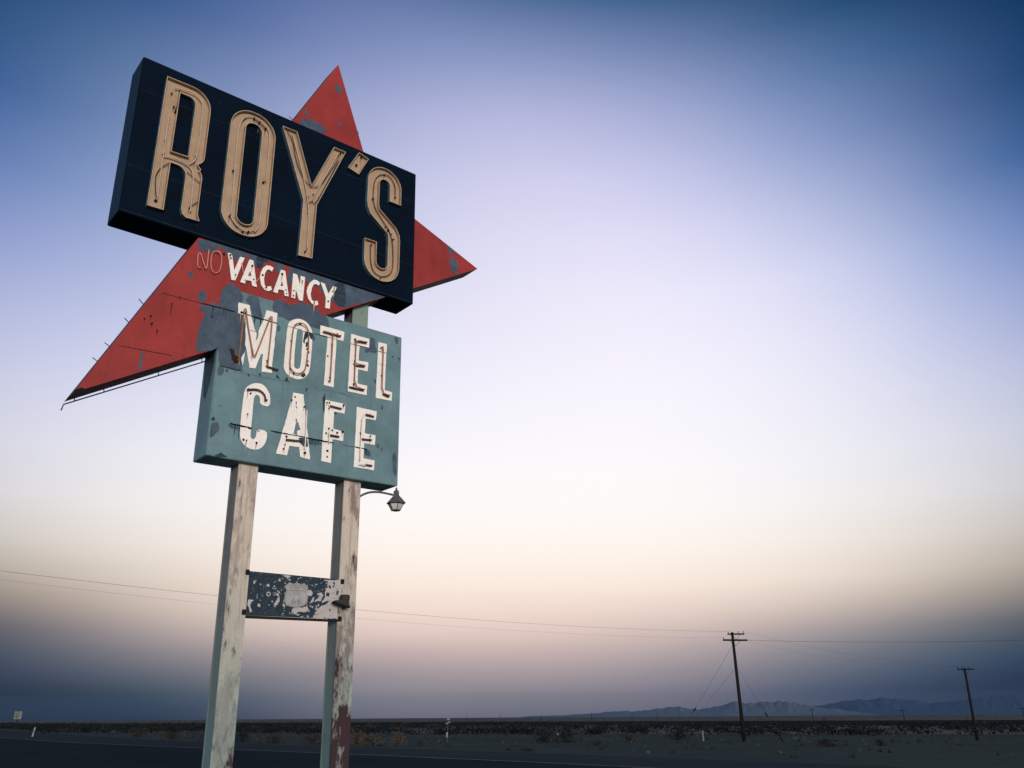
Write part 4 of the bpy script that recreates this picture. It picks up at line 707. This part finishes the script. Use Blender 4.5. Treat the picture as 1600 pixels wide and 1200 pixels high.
shrub(-5.8, 56.5, .8, .5, 'brownshrub', 0, 'small brown shrub at the shoulder edge, left of the thin white-topped marker', .6)
shrub(-.36, 47.6, .7, .22, 'brownshrub', 1, 'tiny flat brown tuft at the edge of the shoulder')
shrub(.75, 46.2, 1.5, .25, 'brownshrub', 2, 'long low reddish brown shrub lying at the shoulder edge', 1)
shrub(2.05, 60.2, 1.9, 1.0, 'darkshrub', 0, 'dark broad shrub left of the short black post with the white tip')
shrub(3.5, 61.4, 1.5, 1.3, 'darkshrub', 1, 'dark rounded bush directly behind the short black post with the white tip')
shrub(4.9, 54.4, 1.2, .45, 'brownshrub', 0, 'low brown shrub right of the plain black post', 2)
shrub(12.0, 66.5, 2.0, .75, 'darkshrub', 2, 'dark shrub left of the short white post near the utility pole')
shrub(18.1, 53.6, 1.0, .45, 'darkshrub', 0, 'small dark shrub on the gravel right of the near utility pole', 1.3)
shrub(17.2, 50.2, 2.4, .28, 'brownshrub', 1, 'long flat brown shrub on the gravel below the near utility pole', .7)
shrub(20.2, 50.6, .8, .5, 'darkshrub', 1, 'small dark bush alone on the gravel between the two utility poles', 2.1)
shrub(7.7, 61.3, 1.5, .75, 'brownshrub', 2, 'pale brown shrub between the black posts and the leaning guy guards', .3)
shrub(-23.5, 70.2, 2.0, 1.0, 'brownshrub', 0, 'brown shrub seen directly left of the left sign post', .9)
shrub(-16.7, 64.4, 2.3, .95, 'brownshrub', 1, 'brown shrub seen between the sign posts, left of the middle', 1.9)
shrub(-13.6, 61.8, 2.2, .9, 'brownshrub', 2, 'brown shrub seen between the sign posts, right of the middle', 2.9)
shrub(-20.2, 68.0, 1.6, 1.1, 'darkshrub', 2, 'dark shrub seen between the sign posts, next to the left post', .2)
shrub(-29.5, 78.5, 2.4, 1.0, 'brownshrub', 1, 'brown shrub well left of the sign by the road shoulder', .5)
shrub(-38, 92, 2.6, 1.1, 'brownshrub', 0, 'farthest brown shrub left of the sign along the road shoulder', 2.5)

# scrub belt in front of the railway: reads as one dark mass
def lerp_at(pts, t):
    n_ = len(pts) - 1; i = min(int(t * n_), n_ - 1); f = t * n_ - i
    return Vector(pts[i]).lerp(Vector(pts[i + 1]), f)
bel = spline(beltp, 6)
rng = random.Random(5)
mb = MB(); nbush = 0
def rail_y(x):
    for a, b in zip(railp, railp[1:]):
        if a[0] <= x <= b[0]: return a[1] + (b[1] - a[1]) * (x - a[0]) / (b[0] - a[0])
    return 0
def belt_y(x):
    for a, b in zip(bel, bel[1:]):
        if a[0] <= x <= b[0]: return a[1] + (b[1] - a[1]) * (x - a[0]) / (b[0] - a[0])
    return 1e9
def spec_ok(x, y): return abs(x) < .72 * y + 12
while nbush < 1500:
    x = rng.uniform(-215, 92); y0, y1 = belt_y(x), rail_y(x) - 5
    if y1 <= y0: continue
    f = rng.random() ** 2.0; y = y0 + (y1 - y0) * f - (rng.random() ** 3) * 3
    if not spec_ok(x, y): continue
    cl = noise.noise(Vector((x * .09, y * .09, 4.2)))
    if cl < -.05 - .5 * f and rng.random() < .85: continue
    d_ = math.hypot(x, y); h = rng.uniform(.40, .80) * (1 + .25 * cl) * (1 if d_ < 170 else 1.25); r_ = rng.uniform(.8, 1.9) * (1 + d_ / 260)
    k = 46 if d_ < 110 else (30 if d_ < 160 else 18)
    bush(rng, k, .13 + d_ / 900, mb, (x, y, 0), r_, h, 0 if rng.random() < .93 else 1); nbush += 1
tag(mb.build('scrub', [M['creosote'], M['brownshrub']]), kind='stuff')
# dry grass tufts on the gravel and pale litter of stones
mb = MB(); cnt = 0
while cnt < 700:
    x = rng.uniform(-60, 60); y = rng.uniform(34, 125)
    if not spec_ok(x, y): continue
    ey = None
    for a, b in zip(edgep, edgep[1:]):
        if a[0] <= x <= b[0]: ey = a[1] + (b[1] - a[1]) * (x - a[0]) / (b[0] - a[0])
    if ey is None or y < ey + .8 or y > belt_y(x) + 3: continue
    if rng.random() > (.35 + .65 * (y - ey) / max(belt_y(x) + 3 - ey, 1)): continue
    h = rng.uniform(.05, .2)
    m_ = 0 if rng.random() < .25 else (1 if rng.random() < .5 else 2)
    for _ in range(9):
        a = rng.uniform(0, 6.28); l_ = h * rng.uniform(.6, 1.3); q = Vector((x + rng.uniform(-.12, .12), y + rng.uniform(-.12, .12), 0))
        e = q + Vector((math.cos(a) * l_ * .7, math.sin(a) * l_ * .7, l_)); s_ = Vector((-math.sin(a), math.cos(a), 0)) * .02
        mb.add([q - s_, q + s_, e], [(0, 1, 2)], m_)
    cnt += 1
tag(mb.build('dry_grass', [M['straw'], M['brownshrub'], M['darkshrub']]), kind='stuff')
mb = MB()
for _ in range(130):
    x = rng.uniform(-40, 45); y = rng.uniform(34, 95); ey = 1e9
    for a, b in zip(edgep, edgep[1:]):
        if a[0] <= x <= b[0]: ey = a[1] + (b[1] - a[1]) * (x - a[0]) / (b[0] - a[0])
    if y < ey + .4: continue
    r_ = rng.uniform(.03, .09) * (2 if rng.random() < .08 else 1)
    vs = [(x + r_ * rng.uniform(.7, 1.3) * math.cos(k * 1.047), y + r_ * rng.uniform(.7, 1.3) * math.sin(k * 1.047), 0) for k in range(6)] + [(x + r_ * .5 * math.cos(k * 1.047), y + r_ * .5 * math.sin(k * 1.047), r_ * rng.uniform(.5, .9)) for k in range(6)]
    mb.add(vs, [(k, (k + 1) % 6, 6 + (k + 1) % 6, 6 + k) for k in range(6)] + [tuple(range(6, 12))], 0)
M['stone'] = soil('grey_stone', (.055, .058, .056, 1), (.075, .077, .073, 1), (.042, .043, .042, 1), .5, 3)
tag(mb.build('stones', [M['stone']]), kind='stuff')
mb = MB()
for _ in range(900):
    x = rng.uniform(-900, 900); y = rng.uniform(230, 1700)
    if abs(x) > .7 * y or y < rail_y(x) + 14: continue
    bush(rng, 6, .5, mb, (x, y, 0), rng.uniform(1, 2.2), rng.uniform(.4, .9))
tag(mb.build('sparse_scrub', [M['brownshrub']]), kind='stuff')

# ------------------------------------------------------------------ utility poles and wires
M['pole'] = painted('creosoted_pole', (.014, .012, .011, 1), .4, 3, .8, .3)
M['wire'] = painted('line_wire', (.03, .03, .032, 1), .2, 3, .6, 0)
M['insul'] = painted('dark_insulator', (.02, .022, .022, 1), .3, 9, .3, 0)
def crossarm(root, c, half, z, dirv, pins, brace=True, th=.075):
    dirv = Vector(dirv).normalized(); c = Vector(c)
    a, b = c - dirv * half, c + dirv * half
    mb = MB(); mb.tube([a, b], th, 0, 4)
    if brace:
        for s_ in (-1, 1): mb.tube([c + dirv * half * .5 * s_, c + Vector((0, 0, -.36))], .012, 0, 4)
    arm = mb.build('crossarm', M['pole'], root)
    for f in pins:
        q = c + dirv * half * f + Vector((0, 0, th))
        mb = MB(); mb.lathe([(.012, 0), (.012, .05), (.035, .055), (.04, .085), (.026, .12), (0, .13)], q, 8); mb.build('insulator', M['insul'], arm, True)
def guy(root, a, b, f, guard=None):
    a, b = Vector(a), Vector(b)
    mb = MB(); mb.tube([a, b], .006, 0, 4); g = mb.build('guy_wire', M['wire'], root)
    q = a.lerp(b, f); d_ = (b - a).normalized()
    mb = MB(); mb.tube([q - d_ * .16, q - d_ * .1, q + d_ * .1, q + d_ * .16], [.02, .055, .055, .02], 0, 8); mb.build('strain_insulator', M['insul'], g)
    if guard:
        mb = MB(); mb.tube([b, b - d_ * guard], .06, 0, 6); mb.build('guy_guard', M['pole'], g)
p1 = empty('utility_pole', (15.2, 60.6, 0)); p1.rotation_euler = (0, 0, 0)
tag(p1, 'taller dark wooden utility pole with two crossarms and guy wires, right of centre', 'utility pole', 'wooden utility poles by the road')
lean = Vector((-.10, 0, 6.86))
mb = MB(); mb.tube([(0, 0, -.3), lean * .5, lean + Vector((0, 0, .12))], [.135, .112, .09], 0, 10); mb.build('pole_shaft', M['pole'], p1, True)
crossarm(p1, lean + Vector((.22, -.14, -.02)), (.62), 0, (1, .2, .02), (-.9, .3, .9), True, .05)
crossarm(p1, lean + Vector((.12, -.14, -.42)), .82, 0, (1, -.2, -.03), (-.93,), True, .058)
guy(p1, lean * .90, (-4.3, 1.2, .05), .68, .95)
guy(p1, lean * .68, (-4.3, 1.2, .05), .84, .0)
guy(p1, lean * .70, (2.0, -1.9, .05), .66, .8)
p2 = empty('utility_pole', (30.2, 59.8, 0))
tag(p2, 'shorter dark utility pole with one crossarm, farther right near the frame edge', 'utility pole', 'wooden utility poles by the road')
lean2 = Vector((.06, 0, 4.42))
mb = MB(); mb.tube([(0, 0, -.3), lean2 * .5, lean2 + Vector((0, 0, .05))], [.10, .085, .068], 0, 10); mb.build('pole_shaft', M['pole'], p2, True)
crossarm(p2, lean2 + Vector((.0, -.12, -.02)), .60, 0, (1, .15, .0), (-.92, -.32, .45), True, .04)
def wire(a, b, sag, r, label, grp='overhead wires'):
    a, b = Vector(a), Vector(b); pts = []
    for i in range(41):
        t = i / 40; q = a.lerp(b, t); q.z -= sag * 4 * t * (1 - t); pts.append(q)
    mb = MB(); mb.tube([q - a for q in pts], r, 0, 5)
    o = mb.build('power_line', M['wire']); o.location = a
    return tag(o, label, 'power line', grp)
T1 = Vector((15.2, 60.6, 0)) + lean; T2 = Vector((30.2, 59.8, 0)) + lean2
wire(T1 + Vector((-.33, -.24, .15)), (-27, 21.5, 7.0), .75, .005, 'higher of the two thin wires running left from the taller utility pole behind the sign')
wire(T1 + Vector((-.62, .02, -.24)), (-27, 21.2, 6.78), .82, .0026, 'lower, fainter wire running left from the taller utility pole behind the sign')
wire(T1 + Vector((.90, -.28, -.44)), (52, 52.5, 6.7), .55, .008, 'thin wire running right from the taller utility pole out of the frame')
wire(T1 + Vector((.77, -.05, .15)), T2 + Vector((-.54, -.2, .14)), .35, .0032, 'faint wire sloping from the taller utility pole down to the shorter one')
wire(T1 + Vector((.85, -.28, -.46)), T2 + Vector((.27, -.1, .14)), .5, .0028, 'faintest sagging wire between the two utility poles, the lower one')
wire(T2 + Vector((.55, 0, .02)), (46, 56.0, 3.6), .25, .003, 'faint wire leaving the shorter utility pole to the right')

# thin posts beyond the railway
far = [(-3.02, .16, 0, 'thin bare post beyond the railway, just right of the white-topped marker'), (-.91, .19, 0, 'second thin bare post beyond the railway right of the white-topped marker'), (1.67, .13, 0, 'thin bare post beyond the railway above the broad dark shrub'), (4.86, .23, 0, 'thin bare post beyond the railway above the plain black post'), (7.38, .10, 0, 'shortest thin post beyond the railway, left of the near utility pole'), (8.93, .16, 0, 'thin bare post beyond the railway closest to the near utility pole on its left'),
       (18.19, .34, 1, 'small crossarm pole beyond the railway between the utility poles, the left one'), (23.21, .26, 1, 'small crossarm pole beyond the railway close to the shorter utility pole'), (29.3, .31, 1, 'small crossarm pole beyond the railway at the right frame edge')]
for az, el, arm, lab in far:
    dx, dy = math.sin(R(az)), math.cos(R(az)); d_ = 100
    while dy * d_ < rail_y(dx * d_) + 9: d_ += 1
    h = 1.6 + math.tan(R(el)) * d_
    o = empty('telegraph_pole' if arm else 'fence_post', (dx * d_, dy * d_, 0))
    tag(o, lab, 'telegraph pole' if arm else 'post', 'crossarm poles beyond the railway' if arm else 'thin posts beyond the railway')
    mb = MB(); mb.tube([(.12, 0, -.2), (0, 0, h)], [.075, .05] if arm else [.05, .04], 0, 6); mb.build('pole_shaft', M['pole'], o)
    if arm:
        mb = MB(); mb.tube([(-.45, 0, h - .1), (.45, 0, h - .06)], .05, 0, 4); mb.build('crossarm', M['pole'], o)

# ------------------------------------------------------------------ small roadside markers and the road sign
M['marker_white'] = painted('marker_white', (.34, .33, .32, 1), .1, 8, .5, 0)
M['marker_black'] = painted('marker_black', (.01, .01, .011, 1), .3, 8, .6, 0)
M['sign_face'] = painted('faded_sign_face', (.22, .24, .19, 1), .12, 5, .5, .1)
o = empty('marker_post', (-4.7, 64.1, 0)); tag(o, 'thin tall marker post with pale plates at its top and a white sleeve low down', 'marker post')
mb = MB(); mb.tube([(0, 0, -.1), (.02, 0, 1.48)], .022, 0, 6); mb.build('post', M['steel'], o)
mb = MB(); mb.lathe([(0, .13), (.10, .11), (.135, .04), (.10, -.01), (0, -.01)], (.03, 0, 1.45), 10); mb.build('cap', M['marker_white'], o, True)
mb = MB(); mb.box(.02, .17, -.03, .03, 1.28, 1.34); mb.box(-.14, .01, -.03, .03, 1.20, 1.27); mb.build('reflector_plate', M['marker_white'], o)
mb = MB(); mb.lathe([(.06, .33), (.065, .36), (.065, .64), (.05, .66)], (-.04, -.05, 0), 8); mb.build('sleeve', M['marker_white'], o)
o = empty('marker_post', (2.51, 52.93, 0)); tag(o, 'short black marker post with a bright white tip', 'marker post')
mb = MB(); mb.tube([(0, 0, -.1), (0, 0, .66)], .035, 0, 6); mb.build('post', M['marker_black'], o)
mb = MB(); mb.lathe([(0, .72), (.045, .70), (.05, .66), (.035, .64)], (0, 0, 0), 8); mb.build('reflector', M['marker_white'], o, True)
o = empty('marker_post', (3.9, 53.78, 0)); tag(o, 'plain short black wooden post, right of the white-tipped one', 'marker post')
mb = MB(); mb.box(-.06, .06, -.05, .05, -.1, .78); mb.box(-.16, .02, -.06, -.05, .28, .36); mb.build('post', M['marker_black'], o, bevel=.01)
o = empty('marker_post', (12.95, 62.8, 0)); tag(o, 'short pale post left of the near utility pole', 'marker post')
mb = MB(); mb.lathe([(.055, -.1), (.055, .62), (.04, .66), (0, .67)], (0, 0, 0), 8); mb.build('post', painted('dusty_white', (.26, .25, .23, 1), .2, 4, .7, .2), o)
o = empty('marker_post', (-51.5, 97.5, 0)); tag(o, 'white flexible marker post at the far left edge of the road', 'marker post')
mb = MB(); mb.add([(-.09, 0, 0), (.09, 0, 0), (.19, 0, .95), (.02, 0, .95), (-.09, .03, 0), (.09, .03, 0), (.19, .03, .95), (.02, .03, .95)], [(0, 1, 2, 3), (4, 7, 6, 5), (0, 4, 5, 1), (1, 5, 6, 2), (2, 6, 7, 3), (3, 7, 4, 0)]); mb.build('post', M['marker_white'], o)
mb = MB(); mb.box(.01, .15, -.012, .0, .42, .58); mb.build('reflector', M['steel'], o)
# road sign
o = empty('road_sign', (-56.8, 103.5, 0)); o.rotation_euler.z = R(28)
tag(o, 'small faded rectangular road sign with dark bars, at the far left by the road', 'road sign')
mb = MB(); mb.tube([(0, .06, -.2), (.05, .06, 2.6)], .045, 0, 6); mb.build('post', M['marker_black'], o)
mb = MB(); mb.box(-.34, .40, 0, .03, 1.78, 2.62, 0); mb.build('sign_plate', M['sign_face'], o, bevel=.006)
mb = MB()
for z0_, z1_, x0_, x1_ in ((2.50, 2.56, -.22, .30), (2.28, 2.36, -.26, .16), (2.02, 2.16, -.24, -.02), (2.04, 2.16, .06, .22), (1.86, 1.94, -.10, .10)):
    mb.box(x0_, x1_, -.006, -.001, z0_, z1_)
mb.build('marking', M['marker_black'], o)

# ------------------------------------------------------------------ mountains
M['rock'] = soil('hazed_mountain_rock', (.14, .165, .19, 1), (.147, .171, .198, 1), (.132, .156, .18, 1), .0008, .004)  # blue-grey base colour carries part of the distance haze
M['rock_dark'] = soil('hazed_dark_mountain_rock', (.056, .085, .138, 1), (.06, .09, .144, 1), (.052, .08, .131, 1), .0008, .004)  # farther range: haze blue mixed into the rock colour
def ridge(name, sil, dist, depth, seed, JAG, rock='rock'):
    """a mountain range: silhouette heights (deg) along azimuth, with spurs and gullies running down to the plain"""
    mb = MB(); NA, ND = 360, 26
    az0, az1 = sil[0][0], sil[-1][0]
    vs = []
    for i in range(NA + 1):
        az = az0 + (az1 - az0) * i / NA
        h = 0
        for (a, ha), (b, hb) in zip(sil, sil[1:]):
            if a <= az <= b: h = ha + (hb - ha) * (az - a) / max(b - a, 1e-6)
        for j in range(ND + 1):
            t = j / ND; d_ = dist - depth * .5 + depth * t
            g = 1 - abs(t - .5) * 2
            q = Vector((az * 1.7, t * 3.0, seed))
            rn = 1 - abs(noise.fractal(q * 1.1, .9, 2.1, 5)) * 1.5
            base_h = math.tan(R(h * .86)) * dist
            crest = JAG * base_h * noise.fractal(Vector((az * 1.5, seed, t * 2.2)), .62, 2.2, 6)
            relief = .10 * base_h * noise.fractal(Vector((az * .9, t * 2.6, seed + 9)), .8, 2.1, 4)
            z = base_h * g ** 1.15 + crest * g ** 2.5 + relief * (1 - abs(2 * g - 1))
            vs.append((d_ * math.sin(R(az)), d_ * math.cos(R(az)), max(z, 0) - (3 if j in (0, ND) or i in (0, NA) else 0)))
    fs = [(i * (ND + 1) + j, (i + 1) * (ND + 1) + j, (i + 1) * (ND + 1) + j + 1, i * (ND + 1) + j + 1) for i in range(NA) for j in range(ND)]
    mb.add(vs, fs); return tag(mb.build(name, M[rock]), kind='structure')
ridge('mountain_range', [(0.2, 0), (1.07, .1), (3.09, .13), (4.6, .22), (5.4, .27), (6.32, .40), (7.31, .36), (8.4, .46), (9.91, .60), (10.39, .68), (11.07, .46), (12.25, .54), (13.44, .86), (13.83, .93), (14.77, .81), (15.36, .95), (16.1, .93), (16.86, .97), (17.4, .82), (18.23, .63), (19.2, .45), (20.5, .25), (22, 0)], 7200, 1700, 3.1, .17)
ridge('mountain_range', [(15, 0), (17.0, .4), (18.5, .6), (19.41, .76), (20.88, 1.03), (22.99, 1.04), (24.0, .92), (24.64, .73), (25.66, .82), (27.65, 1.03), (29.57, 1.16), (32, 1.3), (35, .9), (38, .4), (41, 0)], 9800, 2400, 8.4, .09, 'rock_dark')

# ------------------------------------------------------------------ air
HAZE = True
if HAZE:
    mb = MB(); mb.box(-14600, 14600, -14600, 14600, -4.2, 330)
    hz = mb.build('haze', []); tag(hz, kind='stuff')
    hm = bpy.data.materials.new('haze_air'); hm.use_nodes = True; nt = hm.node_tree
    for n_ in list(nt.nodes):
        if n_.type != 'OUTPUT_MATERIAL': nt.nodes.remove(n_)
    pv = nt.nodes.new('ShaderNodeVolumePrincipled'); pv.inputs['Density'].default_value = 5e-5
    pv.inputs['Color'].default_value = (.11, .18, .30, 1); pv.inputs['Anisotropy'].default_value = 0
    nt.links.new(pv.outputs[0], [n_ for n_ in nt.nodes if n_.type == 'OUTPUT_MATERIAL'][0].inputs['Volume'])
    hz.data.materials.append(hm)

# ------------------------------------------------------------------ dusk sky
SUN_AZ, SUN_EL = 158, 7
w = bpy.data.worlds.new('World'); S.world = w; w.use_nodes = True
nt = w.node_tree; N_, L_ = nt.nodes, nt.links; N_.clear()
out = N_.new('ShaderNodeOutputWorld')
tc = N_.new('ShaderNodeTexCoord'); sx = N_.new('ShaderNodeSeparateXYZ')
nrm = N_.new('ShaderNodeVectorMath'); nrm.operation = 'NORMALIZE'
L_.new(tc.outputs['Generated'], nrm.inputs[0]); L_.new(nrm.outputs[0], sx.inputs[0])
def mth(op, a, b=None, c=None):
    m = N_.new('ShaderNodeMath'); m.operation = op
    for i, x in enumerate((a, b, c)):
        if x is None: continue
        if isinstance(x, (int, float)): m.inputs[i].default_value = x
        else: L_.new(x, m.inputs[i])
    return m.outputs[0]
elev = mth('DIVIDE', mth('ARCSINE', sx.outputs[2]), math.pi / 2)
azm = mth('ARCTAN2', sx.outputs[0], sx.outputs[1])
def ramp(stops):
    r = N_.new('ShaderNodeValToRGB'); L_.new(elev, r.inputs[0]); e = r.color_ramp.elements
    stops = sorted(stops)
    e[0].position = max(0, stops[0][0] / 90); e[0].color = stops[0][1]
    e[1].position = stops[-1][0] / 90; e[1].color = stops[-1][1]
    for p_, c_ in stops[1:-1]:
        q = e.new(p_ / 90); q.color = c_
    r.color_ramp.interpolation = 'LINEAR'
    return r.outputs[0]
def srgb(l): return [(a, (*c, 1)) for a, c in l]
Wt = ramp([(0, (1.5, 1.3, 1.15, 1)), (6, (1.7, 1.55, 1.5, 1)), (14, (1.1, 1.12, 1.22, 1)), (26, (.30, .38, .52, 1)), (45, (.06, .11, .2, 1)), (90, (.01, .027, .08, 1))])
Wl = ramp([(0, (.9, 1.0, 1.1, 1)), (10, (.75, 1.0, 1.3, 1)), (25, (.5, .8, 1.25, 1)), (45, (.14, .26, .5, 1)), (66, (.03, .07, .17, 1)), (90, (.012, .03, .09, 1))])
def smooth(v, a, b):
    m = N_.new('ShaderNodeMapRange'); m.interpolation_type = 'SMOOTHSTEP'; L_.new(v, m.inputs[0])
    m.inputs[1].default_value = a; m.inputs[2].default_value = b; return m.outputs[0]
def mixc(f, a, b):
    m = N_.new('ShaderNodeMix'); m.data_type = 'RGBA'; L_.new(f, m.inputs[0]); L_.new(a, m.inputs[6]); L_.new(b, m.inputs[7]); return m.outputs[2]
azn = mth('DIVIDE', azm, mth('ADD', mth('MULTIPLY', elev, R(18.5)), R(28)))
# dusk glow: elevation gradients at evenly spaced azimuths, blended by smooth quadratic B-spline weights
azc = mth('MINIMUM', mth('MAXIMUM', azn, -1.19), 1.19)
c_ = None
for k_, stops in enumerate(SKY):
    t_ = mth('ABSOLUTE', mth('DIVIDE', mth('SUBTRACT', azc, (k_ - 4) * .34), .34))
    a_ = mth('POWER', mth('MAXIMUM', mth('SUBTRACT', 1.5, t_), 0), 2)
    b_ = mth('MULTIPLY', mth('POWER', mth('MAXIMUM', mth('SUBTRACT', .5, t_), 0), 2), -3)
    w_ = mth('MULTIPLY', mth('ADD', a_, b_), .5)
    v_ = N_.new('ShaderNodeVectorMath'); v_.operation = 'SCALE'
    L_.new(ramp([(a, (*c, 1)) for a, c in stops] + [(66, (.018, .048, .13, 1)), (90, (.012, .03, .09, 1))]), v_.inputs[0]); L_.new(w_, v_.inputs['Scale'])
    if c_ is None: c_ = v_.outputs[0]
    else:
        q_ = N_.new('ShaderNodeVectorMath'); q_.operation = 'ADD'; L_.new(c_, q_.inputs[0]); L_.new(v_.outputs[0], q_.inputs[1]); c_ = q_.outputs[0]
fw_ = smooth(mth('ABSOLUTE', azm), R(60), R(130))
c_ = mixc(fw_, c_, Wt)
naz = mth('MULTIPLY', azm, -1)
c_ = mixc(mth('MULTIPLY', smooth(naz, R(46), R(78)), mth('SUBTRACT', 1, smooth(naz, R(125), R(165)))), c_, Wl)
bg = N_.new('ShaderNodeBackground'); L_.new(c_, bg.inputs[0]); bg.inputs[1].default_value = 1.0
sky = N_.new('ShaderNodeTexSky'); sky.sky_type = 'NISHITA'; sky.sun_disc = False
sky.sun_elevation = R(-4); sky.sun_rotation = R(SUN_AZ); sky.air_density = 1; sky.dust_density = 1
bg2 = N_.new('ShaderNodeBackground'); L_.new(sky.outputs[0], bg2.inputs[0]); bg2.inputs[1].default_value = .05
ad = N_.new('ShaderNodeAddShader'); L_.new(bg.outputs[0], ad.inputs[0]); L_.new(bg2.outputs[0], ad.inputs[1])
L_.new(ad.outputs[0], out.inputs['Surface'])

sl = bpy.data.lights.new('sun', 'SUN'); sl.energy = 2.9; sl.angle = R(16); sl.color = (1, .95, .90)
so_ = bpy.data.objects.new('sun', sl); COL.objects.link(so_)
d_ = Vector((math.sin(R(SUN_AZ)) * math.cos(R(SUN_EL)), math.cos(R(SUN_AZ)) * math.cos(R(SUN_EL)), math.sin(R(SUN_EL))))
so_.rotation_euler = d_.to_track_quat('Z', 'Y').to_euler()
so_.location = d_ * 60

# ------------------------------------------------------------------ camera
cd = bpy.data.cameras.new('camera'); cam = bpy.data.objects.new('camera', cd); COL.objects.link(cam)
cd.sensor_fit = 'HORIZONTAL'; cd.sensor_width = 36; cd.lens = 1317.88 * 36 / 1600; cd.clip_start = .1; cd.clip_end = 60000
r_ = Vector((0.99997563, 0.00256606, -0.00649256)); u_ = Vector((0.00698126, -0.36755554, 0.92997537)); f_ = Vector((0, 0.92999803, 0.3675645))
cam.matrix_world = Matrix(((r_.x, u_.x, -f_.x, 0), (r_.y, u_.y, -f_.y, 0), (r_.z, u_.z, -f_.z, 1.6), (0, 0, 0, 1)))
S.camera = cam
S.view_settings.view_transform = 'Standard'; S.view_settings.look = 'None'; S.view_settings.exposure = 0; S.view_settings.gamma = 1
S.render.engine = 'CYCLES'
S.cycles.use_denoising = True
S.cycles.max_bounces = 6; S.cycles.volume_bounces = 0
S.render.resolution_x, S.render.resolution_y = 1024, 768
